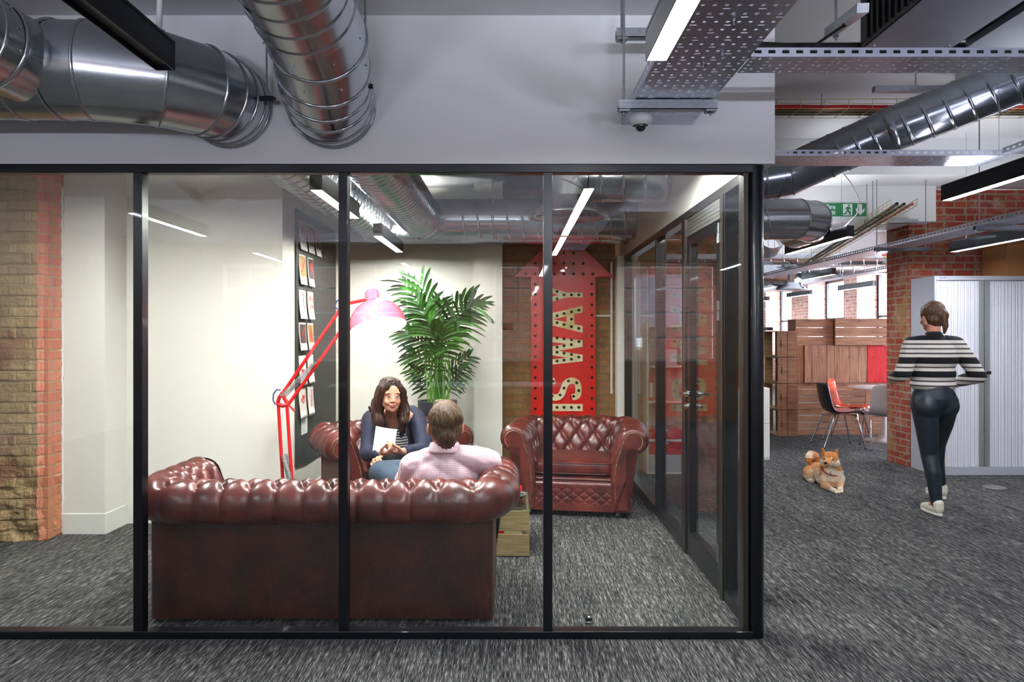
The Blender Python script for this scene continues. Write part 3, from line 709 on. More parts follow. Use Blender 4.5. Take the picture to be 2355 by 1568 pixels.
T6 = tray('thin tray crossing the far office in front of the pale brick piers', 4.8, 5.0, 8.6, 15.0, 2.30, 'y', h=0.04)
rod('threaded_rod', 4.9, 10.4, 2.3, 3.4, T6); rod('threaded_rod', 4.9, 13.0, 2.3, 3.4, T6)

# ---- wire baskets with cables
wire = P_('brassy_zinc_wire', (176, 164, 104), 0.35, metal=0.9); M['wire'] = wire
def basket(label, p0, p1, w, h, cables, step=0.1, ceil=3.4, cells=5):
    t = thing('wire_basket_tray', label, 'cable basket', p0); p0, p1 = Vector(p0), Vector(p1); d = (p1 - p0).normalized()
    s = d.cross(Vector((0, 0, 1))).normalized(); L = (p1 - p0).length; m = MB(); r = 0.0026; up = s.cross(d).normalized()
    if up.z < 0: up = -up
    for k in range(cells): m.cyl(p0 + s * (w * (k / (cells - 1) - 0.5)), p1 + s * (w * (k / (cells - 1) - 0.5)), r, n=5, caps=False)
    for sg in (-1, 1):
        for q in (0.5, 1.0): m.cyl(p0 + s * (sg * w / 2) + up * h * q, p1 + s * (sg * w / 2) + up * h * q, r, n=5, caps=False)
    a = 0.0
    while a < L:
        q = p0 + d * a; m.tube([q - s * w / 2 + up * h, q - s * w / 2, q + s * w / 2, q + s * w / 2 + up * h], r, 5); a += step
    m.build('wire_basket', 'wire', t, world=True)
    for nm, mt, off, rr in cables:
        pts = [p0 + d * (L * i / 24) + s * (w * off + 0.006 * math.sin(i * 1.7 + off * 9)) + up * (rr + 0.004) for i in range(25)]
        MB().tube(pts, rr, 8).build('cable', mt, t, world=True)['label'] = nm
    for f in (0.2, 0.8):
        q = p0 + d * L * f; rod('hanger', q.x, q.y, q.z, ceil, t)
    return t
red = P_('red_cable', (214, 24, 30), 0.4); M['redcable'] = red
basket('wire basket with red and black cables running level across the upper right ceiling', (1.9, 5.62, 3.24), (4.9, 5.62, 3.24), 0.24, 0.075,
       (('red cable', 'redcable', 0.33, 0.019), ('black cable', 'blackplastic', 0.02, 0.02), ('black cable', 'blackplastic', -0.28, 0.017)), 0.19)
basket('wire basket with black and red cables climbing along the brick wall', (3.55, 6.3, 2.62), (4.35, 10.6, 2.42), 0.22, 0.06,
       (('black cable', 'blackplastic', -0.25, 0.016), ('black cable', 'blackplastic', 0.0, 0.013), ('red cable', 'redcable', 0.3, 0.010)), 0.11, ceil=3.04)
basket('small red-cabled basket crossing the far office under the ceiling', (3.4, 12.0, 2.80), (7.2, 12.0, 2.80), 0.22, 0.06, (('red cable', 'redcable', -0.2, 0.018),), 0.16)
# loose cables near the fan coil
t = thing('loose_cable', 'thin black cable drooping from the bracket to the cable tray, left of the ceiling unit', 'cable', (1.6, 3, 2.6))
MB().tube([at(1975, 40, 2.95), at(1930, 66, 2.9), at(1880, 100, 2.8), at(1850, 118, 2.7)], 0.006, 8).build('cable', 'blackplastic', t, world=True)
t = thing('channel_bracket', 'short dark steel channel bracket on a rod, left of the ceiling unit', 'bracket', (1.5, 3, 2.8))
MB().beam(at(1908, 75, 3.1), at(1985, 18, 2.72), 0.045, 0.035).build('channel', 'steel', t, world=True)
q = at(1922, 72, 3.05); rod('threaded_rod', q.x, q.y, q.z - 0.04, 3.4, t)
t = thing('channel_bracket', 'flat steel channel fixed to the ceiling beside the diagonal duct', 'bracket', (2.5, 4.9, 3.2))
q = at(2010, 205, 5.0); MB().box(q.x, q.x + 0.72, 4.98, 5.03, q.z - 0.02, q.z + 0.02).build('channel', 'steel', t, world=True); rod('threaded_rod', q.x + 0.3, 5.0, q.z, 3.4, t)
t = thing('insulated_pipe', 'black insulated pipe running behind the narrow upper tray', 'pipe', (1.6, 3.3, 2.7))
MB().tube([at(1700, 112, 3.25) + Vector((0, 0.35, 0)), at(1735, 108, 3.25), at(1800, 113, 3.28), at(2000, 112, 3.28), at(2400, 112, 3.28)], 0.028, 12).build('pipe', 'rubber', t, world=True)

# ---- fan coil unit
fc = thing('fan_coil_unit', 'grey ceiling air conditioning unit with black grille side at the upper right', 'air conditioner', (2.0, 2.5, 2.77))
zf = 2.77
panel = P_('blue_grey_steel_panel', (146, 150, 166), 0.4, metal=0.6, var=0.04); M['panel'] = panel
MB().box(1.62, 2.02, 1.9, 3.20, zf, zf + 0.006).box(1.62, 2.02, 1.2, 1.89, zf, zf + 0.006).build('bottom_panel', 'panel', fc, world=True, bevel=0.002)
MB().box(1.605, 2.03, 1.2, 3.205, zf + 0.006, zf + 0.32).build('casing', 'black', fc, world=True)
m = MB()
for k in range(40): m.box(1.596, 1.604, 1.22 + k * 0.049, 1.226 + k * 0.049, zf + 0.02, zf + 0.31)
m.build('grille', 'blackplastic', fc, world=True)
MB().box(2.085, 3.1, 1.2, 3.20, zf, zf + 0.30).build('second_casing', 'panel', fc, world=True, bevel=0.002)
MB().box(2.03, 2.085, 1.2, 3.19, zf + 0.03, zf + 0.1).build('gap_rail', 'black', fc, world=True)
m = MB().lathe((2.24, 2.95, zf - 0.004), [(0.0, 0), (0.052, 0), (0.056, 0.004)], 32); m.build('round_knockout', 'panel', fc, world=True)
m = MB()
for x, y in ((1.65, 3.17), (1.99, 3.17), (1.65, 1.93), (1.99, 1.93), (1.65, 1.86), (1.99, 1.86), (1.65, 2.5)): m.ell((x, y, zf - 0.001), 0.007, nu=8, nv=6)
m.build('screws', 'chrome', fc, world=True)
for x, y in ((1.8, 3.0), (2.8, 3.0)): rod('threaded_rod', x, y, zf + 0.3, 3.4, fc)
# ---- dome camera
dc = thing('dome_camera', 'white dome security camera hanging under the end of the widest cable tray', 'security camera', (0.557, 3.02, 2.34))
MB().lathe((0.557, 3.02, 0), [(0, 2.404), (0.045, 2.404), (0.052, 2.39), (0.052, 2.378), (0.047, 2.368), (0.032, 2.358)], 32).build('housing', 'whiteplastic', dc, world=True)
MB().ell((0.557, 3.02, 2.362), (0.026, 0.026, 0.03), nu=24, nv=12).build('lens_dome', P_('dark_dome', (18, 20, 30), 0.05, coat=1.0), dc, world=True)
# ---- smoke detector, exit sign
t = thing('smoke_detector', 'small white round detector on the ceiling right of the diagonal duct', 'smoke detector', (3.3, 5.2, 3.3))
q = at(2216, 283, 5.2); MB().lathe((q.x, 5.2, 0), [(0, q.z), (0.03, q.z), (0.05, q.z + 0.012), (0.055, q.z + 0.03), (0.055, 3.4)], 24).build('body', 'whiteplastic', t, world=True)
green = P_('exit_green', (12, 112, 62), 0.45); M['exitgreen'] = green
ex = thing('exit_sign', 'green and white fire exit sign with running figure and down arrow on the white beam', 'exit sign', (3.6, 7.41, 2.8))
q0, q1 = at(1893, 467, 7.40), at(1995, 497, 7.40)
MB().box(q0.x, q1.x, 7.405, 7.415, q1.z, q0.z).build('plate', 'exitgreen', ex, world=True)
m = MB(); H = q0.z - q1.z; yy = 7.402
def sg(pts, ox): m.prism([(ox + a * H, q1.z + b * H) for a, b in pts], lambda a, b, t: (a, t, b), 7.4045, yy)
ox = at(1939, 0, 7.4).x
sg([(0.0, 0.06), (0.72, 0.06), (0.72, 0.94), (0.0, 0.94)], ox)
ax_ = at(1967, 0, 7.4).x
sg([(0.28, 0.92), (0.52, 0.92), (0.52, 0.45), (0.72, 0.62), (0.72, 0.40), (0.40, 0.08), (0.06, 0.40), (0.06, 0.62), (0.28, 0.45)], ax_)
m.build('pictogram', 'whiteplastic', ex, world=True)
m = MB()
def sg2(pts): m.prism([(ox + a * H, q1.z + b * H) for a, b in pts], lambda a, b, t: (a, t, b), 7.4015, 7.399)
m.cyl((ox + 0.44 * H, 7.4015, q1.z + 0.82 * H), (ox + 0.44 * H, 7.399, q1.z + 0.82 * H), 0.07 * H, n=12)
sg2([(0.30, 0.72), (0.50, 0.72), (0.62, 0.52), (0.56, 0.48), (0.46, 0.60), (0.44, 0.46), (0.58, 0.30), (0.56, 0.08), (0.48, 0.08), (0.46, 0.26), (0.34, 0.36), (0.22, 0.16), (0.02, 0.14), (0.02, 0.22), (0.18, 0.26), (0.28, 0.44), (0.30, 0.60), (0.20, 0.52), (0.14, 0.56)])
m.build('running_figure', 'exitgreen', ex, world=True)
def text(name, s, loc, size, mat, rx=PI / 2, rz=0.0, parent=None, off=0.0, ext=0.001):
    cu = bpy.data.curves.new(name, 'FONT'); cu.body = s; cu.size = size; cu.offset = off; cu.extrude = ext
    to = bpy.data.objects.new(name, cu); COL.objects.link(to); dg = bpy.context.evaluated_depsgraph_get(); dg.update()
    me = bpy.data.meshes.new_from_object(to.evaluated_get(dg)); bpy.data.objects.remove(to); bpy.data.curves.remove(cu)
    me.materials.clear(); me.materials.append(M[mat]); o = bpy.data.objects.new(name, me); COL.objects.link(o)
    o.location = loc; o.rotation_euler = (rx, 0, rz)
    if parent is not None: o.parent = parent; o.location = mat_of(parent).inverted() @ Vector(loc)
    return o
text('lettering', 'Fire', (at(1900, 0, 7.4).x, 7.402, q1.z + 0.56 * H), 0.065, 'whiteplastic', parent=ex, off=0.001)
text('lettering', 'exit', (at(1900, 0, 7.4).x, 7.402, q1.z + 0.14 * H), 0.065, 'whiteplastic', parent=ex, off=0.001)
# ================================================================== CHESTERFIELDS
def tuft(u, v, amp, back=False):
    """u counts half button spacings, v rows; buttons where u and v are integers of like parity"""
    if v <= 0 or not back:
        p, q = (u + v) / 2, (u - v) / 2
        h = min(abs(math.sin(PI * p)), abs(math.sin(PI * q)))
    else:
        h = abs(math.sin(PI * u / 2)); h = (h ** 0.7) * (1 - 0.2 * min(1, v * 0.3)) + 0.2 * min(1, v * 0.3)
    return amp * (h ** 0.42)
def chesterfield(name, label, cat, a, dF, dB, loc, rz, n_back, group, seats, mt='leather', mo='leatherback', rail_cols=12):
    """a: half width between the arm roll centre lines; arms run from y=-dF to the back line y=+dB; faces -y"""
    root = thing(name, label, cat, loc, rz, group)
    R = 0.15
    # profile in (outward n, z); inner bottom, up the padded inside, over the roll, under it
    C0, RR = (0.062, 0.612), 0.104
    prof = [(-0.115, 0.30), (-0.112, 0.36), (-0.105, 0.42), (-0.092, 0.48), (-0.072, 0.54)]
    for k in range(0, 25):
        an = math.radians(168 - k * (168 + 62) / 24); prof.append((C0[0] + RR * math.cos(an), C0[1] + RR * math.sin(an)))
    # resample by arc length
    def resample(P, st):
        L = [0]
        for i in range(1, len(P)): L.append(L[-1] + math.dist(P[i], P[i - 1]))
        n = int(L[-1] / st); out = []
        for k in range(n + 1):
            t = L[-1] * k / n; i = max(j for j in range(len(L)) if L[j] <= t + 1e-9); i = min(i, len(P) - 2)
            f = (t - L[i]) / (L[i + 1] - L[i]); out.append((P[i][0] + (P[i + 1][0] - P[i][0]) * f, P[i][1] + (P[i + 1][1] - P[i][1]) * f, t))
        return out
    PR = resample(prof, 0.0105); LP = PR[-1][2]
    tt = max(PR, key=lambda p: p[1])[2] + 0.048           # arc length of the top button row
    nr = []
    for i in range(len(PR)):
        x0, x1 = PR[max(0, i - 1)], PR[min(len(PR) - 1, i + 1)]; tx, tz = x1[0] - x0[0], x1[1] - x0[1]; l = math.hypot(tx, tz); nr.append((-tz / l, tx / l))
    # path along the roll centre line
    la = dF + dB - R; lc = R * PI / 2; lb = 2 * (a - R); Ltot = 2 * la + 2 * lc + lb
    def path(s):
        if s <= la: return (-a, -dF + s), (-1, 0)
        s -= la
        if s <= lc: an = PI - s / R; c = (-a + R, dB - R); return (c[0] + R * math.cos(an), c[1] + R * math.sin(an)), (math.cos(an), math.sin(an))
        s -= lc
        if s <= lb: return (-a + R + s, dB), (0, 1)
        s -= lb
        if s <= lc: an = PI / 2 - s / R; c = (a - R, dB - R); return (c[0] + R * math.cos(an), c[1] + R * math.sin(an)), (math.cos(an), math.sin(an))
        s -= lc; return (a, dB - R - s), (1, 0)
    half = (lb + 1.6 * lc) / (2 * n_back)                  # half button spacing along the back
    dt = 0.112
    def surf(s, i, disp=True):
        (x, y), (nx, ny) = path(s); n_, z_, t = PR[i]
        u = (s - Ltot / 2) / half + (n_back % 2); v = (t - tt) / dt
        d = 0
        if disp:
            e = min(1, t / 0.05); f = 1 - max(0, min(1, (t - LP + 0.07) / 0.07))
            d = (tuft(u, v, 0.034, True) - 0.016) * e * (0.35 + 0.65 * f)
            ed = min(s, Ltot - s)
            if ed < 0.05: d = d * ed / 0.05 - 0.012 * (1 - ed / 0.05) ** 2
            # dimple at buttons
            vi = round(v)
            if vi <= 0:
                ui = round((u - vi) / 2) * 2 + vi; dd = ((u - ui) * half) ** 2 + ((v - vi) * dt) ** 2; d -= 0.020 * math.exp(-dd / 0.0004)
            if nx and abs(n_) : pass
        n2 = n_ + nr[i][0] * d; z2 = z_ + nr[i][1] * d
        return Vector((x + nx * n2, y + ny * n2, z2)), (nr[i][0] * nx, nr[i][0] * ny, nr[i][1])
    splits = [(0, la + lc / 2, 'armrest'), (la + lc / 2, Ltot - la - lc / 2, 'backrest'), (Ltot - la - lc / 2, Ltot, 'armrest')]
    for s0, s1, nm in splits:
        ns = max(8, int((s1 - s0) / 0.0105)); m = MB()
        m.grid(lambda p, q: surf(s0 + (s1 - s0) * p, min(len(PR) - 1, int(round(q * (len(PR) - 1)))))[0], ns, len(PR) - 1)
        # buttons
        for vi in range(0, -5, -1):
            t = tt + vi * dt
            if t < 0.03: break
            i = min(range(len(PR)), key=lambda k: abs(PR[k][2] - t))
            for uu in range(-80, 81):
                if (uu - vi) % 2: continue
                s = (uu - (n_back % 2)) * half + Ltot / 2
                if s < max(s0, 0.05) or s >= min(s1, Ltot - 0.05): continue
                p, nv = surf(s, i); m.ell(p + Vector(nv) * 0.004, 0.0095, nu=8, nv=6)
        m.build(nm, mt, root)
    # outer shell, a plain panel from under the roll to the floor, round the three outer sides
    m = MB()
    ox, oy, rc = a + 0.045, dB + 0.045, 0.035; sp = [(-ox, -dF)]
    sp += [(-ox + rc - rc * math.cos(k * PI / 12), oy - rc + rc * math.sin(k * PI / 12)) for k in range(7)]
    sp += [(-x, y) for x, y in sp[::-1]]
    vs = [(x, y, z) for x, y in sp for z in (0.022, 0.54)]
    m.add(vs, [(2 * k, 2 * k + 1, 2 * k + 3, 2 * k + 2) for k in range(len(sp) - 1)], False)
    m.box(-a + 0.04, a - 0.04, -dF + 0.02, dB - 0.01, 0.045, 0.30)
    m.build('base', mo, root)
    for sx in (-1, 1):
        seam = MB().tube([(sx * 0.30 * a, dB + 0.047, 0.045), (sx * 0.30 * a, dB + 0.047, 0.50)], 0.0025, 6)
        seam.build('seam', mo, root)
    # scroll panels on the arm fronts with nail heads
    out = [(p[0], p[1]) for p in PR] + [(0.045, 0.52), (0.045, 0.05), (-0.105, 0.05)]
    def inset(pts, d):
        n = len(pts); res = []
        for i in range(n):
            (x0, y0), (x1, y1), (x2, y2) = pts[i - 1], pts[i], pts[(i + 1) % n]
            ax, ay = x1 - x0, y1 - y0; bx_, by_ = x2 - x1, y2 - y1; la_, lb_ = math.hypot(ax, ay) or 1e-9, math.hypot(bx_, by_) or 1e-9
            nx, ny = ay / la_ + by_ / lb_, -ax / la_ - bx_ / lb_; l = math.hypot(nx, ny) or 1e-9
            res.append((x1 + nx / l * d, y1 + ny / l * d))
        return res
    def simple(P, st=0.012):
        r = [P[0]]
        for p in P[1:]:
            if math.dist(p, r[-1]) > st: r.append(p)
        return r
    dense = []
    for i in range(len(out)):
        p, q = out[i], out[(i + 1) % len(out)]; k = max(1, int(math.dist(p, q) / 0.014))
        dense += [(p[0] + (q[0] - p[0]) * j / k, p[1] + (q[1] - p[1]) * j / k) for j in range(k)]
    for sx in (-1, 1):
        m = MB(); rings = [(0.0, 0.0), (0.004, 0.012), (0.014, 0.022), (0.026, 0.024)]
        vs = []
        for ins, fw in rings: vs += [(sx * (a + x), -dF - fw, z) for x, z in inset(dense, ins)]
        n = len(dense); fs = [(j * n + i, j * n + (i + 1) % n, (j + 1) * n + (i + 1) % n, (j + 1) * n + i) for j in range(len(rings) - 1) for i in range(n)]
        if sx > 0: fs = [f[::-1] for f in fs]
        m.add(vs, fs, True)
        last = list(range((len(rings) - 1) * n, len(rings) * n)); m.add(vs, [tuple(last if sx < 0 else last[::-1])])
        m.build('arm_front', mt, root)
        pan = inset(dense, 0.040); MB().prism(pan, lambda x, z, t: (sx * (a + x), t, z), -dF - 0.023, -dF - 0.031).build('facing_panel', mt, root, bevel=0.003)
        nl = MB(); ring = inset(dense, 0.034); acc = 0
        for i in range(len(ring)):
            p = ring[i]
            if p[1] < 0.075: continue
            nl.ell((sx * (a + p[0]), -dF - 0.026, p[1]), (0.0048, 0.004, 0.0048), nu=7, nv=5)
        nl.build('nailhead_trim', 'brass', root)
    # front rail with small diamond buttons
    x0, x1 = -a + 0.10, a - 0.10; fy = -dF + 0.03
    def rail(p, q):
        x = x0 + (x1 - x0) * p; z = 0.05 + 0.235 * q
        u = (x - (x0 + x1) / 2) / ((x1 - x0) / (rail_cols * 2)); v = (z - 0.17) / 0.036
        b = 0
        if abs(v) < 1.9: b = (min(abs(math.sin(PI * (u + v + 1) / 2)), abs(math.sin(PI * (u - v - 1) / 2))) ** 0.5 - 0.7) * 0.012 * (1 - abs(v) / 1.9) ** 0.4
        rd = (max(0, (z - 0.255) / 0.03)) ** 2 * 0.02
        return (x, fy - 0.030 - b + rd, z)
    m = MB(); m.grid(rail, int((x1 - x0) / 0.006), 40)
    for k in range(rail_cols * 2 + 1):
        x = x0 + (x1 - x0) * k / (rail_cols * 2); z = 0.17 + (0.02 if k % 2 else -0.02)
        if 0 < k < rail_cols * 2: m.ell((x, fy - 0.028, z), 0.0075, nu=8, nv=6)
    m.box(x0, x1, fy - 0.02, fy + 0.03, 0.05, 0.28); m.build('front_rail', mt, root)
    MB().grid(lambda p, q: (x0 + (x1 - x0) * p, fy + 0.01 - 0.028 * math.sin(PI * q), 0.275 + 0.045 * q), 20, 8).build('rail_roll', mt, root)
    # seat cushions
    cw = (x1 - x0 + 0.02) / seats
    for k in range(seats):
        cx_ = x0 - 0.01 + cw * (k + 0.5); c0, c1 = -dF + 0.005, dB - 0.10
        def cush(p, q):
            b = 2 * PI * p; th = -PI / 2 + PI * q
            def sp(v, e): return math.copysign(abs(v) ** e, v)
            X = sp(math.cos(th), 0.35) * sp(math.cos(b), 0.22); Y = sp(math.cos(th), 0.35) * sp(math.sin(b), 0.22); Z = sp(math.sin(th), 0.45)
            bulge = 0.018 * (1 - X * X) * (1 - Y * Y)
            wr = 0.003 * noise.noise(Vector((X * 4 + k, Y * 4, 0)))
            return (cx_ + X * (cw / 2 - 0.006), (c0 + c1) / 2 + Y * (c1 - c0) / 2, 0.385 + Z * (0.062 + bulge) + wr)
        m = MB(); m.grid(cush, 72, 28); m.build('seat_cushion', mt, root)
        for zz in (0.345, 0.428):
            pts = []
            for j in range(64):
                b = 2 * PI * j / 64; sp2 = lambda v: math.copysign(abs(v) ** 0.22, v)
                pts.append((cx_ + sp2(math.cos(b)) * (cw / 2 - 0.004), (c0 + c1) / 2 + sp2(math.sin(b)) * ((c1 - c0) / 2 + 0.001), zz))
            MB().tube(pts, 0.0035, 6, closed=True).build('piping', mt, root)
    for sx in (-1, 1):
        for y_ in (-dF + 0.06, dB - 0.06):
            x = sx * (a - 0.06); m = MB().lathe((x, y_, 0), [(0, 0), (0.018, 0), (0.022, 0.02), (0.018, 0.04), (0.026, 0.05)], 16)
            m.build('castor', 'chrome', root)
    return root
# sofa seen from behind: faces +y, so it is turned by 180 degrees; back line at world y = 3.50 + 0.045
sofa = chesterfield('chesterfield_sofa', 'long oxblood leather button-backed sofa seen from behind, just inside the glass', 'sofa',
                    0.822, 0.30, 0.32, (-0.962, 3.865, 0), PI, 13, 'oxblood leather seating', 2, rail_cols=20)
chair_l = chesterfield('chesterfield_armchair', 'oxblood leather armchair in the corner that the dark-haired woman sits in', 'armchair',
                       0.42, 0.40, 0.30, (-1.02, 5.70, 0), math.radians(29), 6, 'oxblood leather seating', 1, mo='leather', rail_cols=7)
chair_r = chesterfield('chesterfield_armchair', 'empty oxblood leather armchair in front of the red arrow sign', 'armchair',
                       0.412, 0.40, 0.30, (0.545, 5.93, 0), math.radians(-9), 6, 'oxblood leather seating', 1, mo='leather', rail_cols=7)

# ================================================================== COFFEE TABLE of two crates with a glass top
ct = thing('coffee_table', 'low weathered crate table with a glass top behind the right sofa arm', 'coffee table', (-0.38, 4.82, 0))
m = MB(); X0, X1, Y0, Y1 = -0.62, 0.113, 4.54, 5.10
for z0, z1 in ((0.006, 0.150), (0.170, 0.302)):
    m.box(X0, X1, Y0, Y0 + 0.018, z0, z1).box(X0, X1, Y1 - 0.018, Y1, z0, z1)
    m.box(X0, X0 + 0.018, Y0 + 0.018, Y1 - 0.018, z0, z1).box(X1 - 0.018, X1, Y0 + 0.018, Y1 - 0.018, z0, z1)
m.box(X0 + 0.018, X1 - 0.018, Y0 + 0.018, Y1 - 0.018, 0.006, 0.02)
for x in (X0 + 0.02, X1 - 0.05):
    for y in (Y0 + 0.02, Y1 - 0.05): m.box(x, x + 0.03, y, y + 0.03, 0.02, 0.302)
m.build('crate', 'oldwood', ct, world=True, bevel=0.003)
MB().box(X0 - 0.01, X1 + 0.008, Y0 - 0.008, Y1 + 0.01, 0.303, 0.313).build('glass_top', 'tableglass', ct, world=True, bevel=0.002)
t = thing('storage_box', 'red box standing inside the weathered crate table', 'box', (-0.2, 4.8, 0.02))
MB().box(-0.42, -0.055, 4.62, 4.92, 0.021, 0.25).build('box', 'redpaint', t, world=True, bevel=0.004)
tag(MB().box(-0.04, 0.07, 5.0, 5.06, 0.314, 0.36).build('card_box', 'redpaint', bevel=0.003), 'small flat red box lying on the glass table top near the armchair', 'box')
t = thing('trinket_bowl', 'round beaded bowl on the glass table top beside the sofa arm', 'bowl', (0.03, 4.80, 0.314))
m = MB().lathe((0.0, 0, 0), [(0, 0.004), (0.03, 0.0), (0.045, 0.012), (0.062, 0.035), (0.058, 0.036), (0.04, 0.014), (0, 0.01)], 32); m.build('bowl', 'blackplastic', t)
MB().tube([(0.061 * math.cos(i * PI / 16), 0.061 * math.sin(i * PI / 16), 0.037) for i in range(32)], 0.006, 8, closed=True).build('beaded_rim', 'steel', t)

# ================================================================== GIANT RED LAMP
LY = 5.10
gl = thing('giant_desk_lamp', 'oversized red jointed desk lamp with a lit reflection-tinted pink dome, standing behind the sofa', 'floor lamp', (-1.62, LY, 0))
redl = P_('red_lamp_enamel', (214, 30, 36), 0.2, coat=0.8); M['redlamp'] = redl
pinkl = P_('red_enamel_pink_reflection', (234, 108, 134), 0.16, coat=1.0); M['reflshade'] = pinkl  # red enamel, with window reflections painted into the colour as pink
def L_(px, py, dy=0.0): return at(px, py, LY + dy)
b = L_(664, 1100); MB().lathe((b.x, LY, 0), [(0, 0), (0.17, 0), (0.17, 0.02), (0.05, 0.05), (0.035, 0.16), (0, 0.17)], 36).build('base', 'redlamp', gl, world=True)
top1, top2 = L_(640, 927), L_(660, 934)
bot = Vector((b.x, LY, 0.16))
def cyl(name, a_, b_, r, mt='redlamp', n=12): return MB().cyl(a_, b_, r, n=n).build(name, mt, gl, world=True)
cyl('lower_arm', Vector((b.x - 0.03, LY, 0.14)), top1, 0.0125); cyl('lower_arm', Vector((b.x + 0.04, LY, 0.14)), top2, 0.0125)
kn = [L_(640, 927), L_(645, 905), L_(652, 902), L_(662, 930)]
MB().tube([L_(637, 928), L_(650, 933), L_(663, 930)], 0.016, 10).tube([L_(638, 928), L_(642, 914), L_(650, 903)], 0.014, 10).tube([L_(648, 903), L_(655, 918), L_(663, 930)], 0.014, 10).cyl(L_(663, 930), L_(678, 945), 0.008).build('elbow_joint', 'redlamp', gl, world=True)
cyl('upper_arm', L_(650, 904), L_(790, 700), 0.0125); cyl('upper_arm', L_(663, 930), L_(800, 738), 0.0125)
cyl('upper_link', L_(785, 692), L_(806, 745), 0.013)
def spring(a_, b_, r, turns):
    a_, b_ = Vector(a_), Vector(b_); x, y, d = frame(b_ - a_); N = turns * 8
    return MB().tube([a_ + (b_ - a_) * (i / N) + (x * math.cos(i * PI / 4) + y * math.sin(i * PI / 4)) * r for i in range(N + 1)], 0.0022, 5)
spring(L_(646, 911, -0.03), L_(726, 832, -0.03), 0.011, 46).build('spring', 'steel', gl, world=True); spring(L_(650, 916, 0.03), L_(728, 836, 0.03), 0.011, 46).build('spring', 'steel', gl, world=True)
spring(L_(652, 1045, -0.03), L_(668, 1110, -0.03), 0.018, 34).build('spring', 'steel', gl, world=True); spring(L_(656, 1046, 0.03), L_(672, 1110, 0.03), 0.018, 34).build('spring', 'steel', gl, world=True)
for w in ([(645, 897), (636, 896), (629, 906), (628, 920), (633, 930)], [(776, 712), (770, 703), (774, 692), (782, 690)]):
    MB().tube([L_(*p, -0.01) for p in w], 0.005, 8).build('blue_cable', P_('dark_blue_cable', (40, 36, 110), 0.5), gl, world=True)
cyl('head_arm', L_(790, 700), L_(842, 689), 0.012); cyl('head_arm', L_(842, 689), L_(850, 690), 0.02)
# dome: axis tilted so that the opening looks down and a little to the left
ax_s = Vector((-0.235, 0.27, 0.93)).normalized(); cen = at(870, 750, LY - 0.02)
RS = 0.207
po = [(RS * math.sin(a_), RS * 0.98 * math.cos(a_)) for a_ in [math.radians(88 - k * 3.6) for k in range(21)]]
neck = [(0.075, 0.195), (0.062, 0.20), (0.060, 0.21), (0.054, 0.215), (0.052, 0.265), (0.046, 0.278), (0.03, 0.285), (0, 0.286)]
m = MB().lathe(cen, [(RS, -0.012)] + [p for p in po if p[0] > 0.075] + neck, 56, ax_s); m.build('lamp_shade', 'reflshade', gl, world=True)
m = MB().lathe(cen, [(RS - 0.001, -0.012), (RS - 0.006, -0.01)] + [(p[0] * 0.97, p[1] * 0.97) for p in po] + [(0, 0.203)], 56, ax_s)
m.build('shade_lining', lamp_mat('glowing_white_lining', 1.6, (1, 0.96, 0.94)), gl, world=True)
MB().ell(cen + ax_s * 0.08, 0.042).build('bulb', 'bulb', gl, world=True)

# ================================================================== NOTICE BOARD and prints on the left wall (plane x = -1.77)
bdm = P_('black_foam_board', (44, 47, 46), 0.6, var=0.06, vs=5); M['board'] = bdm
bd = MB(); WX = -1.768
def wy(px): return WX * F / (px - CX)
def wz(px, py): return EYE - (py - CY) * wy(px) / F
ya, yb = 5.66, 6.93
vs = []
for i in range(41):
    f = i / 40; y = ya + (yb - ya) * f; w = 0.012 * noise.noise(Vector((f * 7, 0, 0)))
    for z in (0.375 - 0.03 * f + w, 2.478 + w * 0.6):
        for x in (WX - 0.001, WX + 0.012): vs.append((x, y, z))
fs = []
for i in range(40):
    o = i * 4; fs += [(o + 1, o + 5, o + 7, o + 3), (o, o + 1, o + 5, o + 4), (o + 2, o + 6, o + 7, o + 3)]
fs += [(0, 2, 3, 1), (160, 161, 163, 162)]
bd.add(vs, fs); tag(bd.build('notice_board', 'board'), 'tall black board fixed to the left wall, covered with two columns of prints', 'notice board')
pap = P_('photo_paper', (222, 220, 216), 0.5); M['paper'] = pap
pg = {k: P_('print_' + k, c, 0.4) for k, c in dict(pale=(206, 200, 192), gold=(160, 124, 60), dark=(66, 56, 54), grey=(150, 146, 140)).items()}
pr_red = P_('print_red', (186, 40, 36), 0.4); M['printred'] = pr_red
rows = [(506, 575), (585, 654), (667, 733), (742, 806), (818, 886), (893, 962)]
names = [[('pale', 'a red ragged blob shape', 'blob'), ('gold', 'a red shield shape on gold', 'shield'), ('dark', 'a tall red tower on dark', 'tower')],
         [('gold', 'a red diagonal splash on gold', 'diag'), ('dark', 'a red square figure on black', 'square')],
         [('pale', 'stacked small red blobs', 'stack'), ('grey', 'red specks on grey', 'specks')],
         [('dark', 'a thin red zigzag on black', 'zig'), ('gold', 'a red pointed arch on gold', 'arch')],
         [('pale', 'red petals on pale ground', 'petals'), ('pale', 'red upright strokes on white', 'strokes')],
         [('pale', 'scattered pale red patches', 'patches'), ('pale', 'a red letter-like column', 'column')]]
rr = random.Random(3)
cols = [(5.715, 5.905), (5.955, 6.125), (6.185, 6.345)]
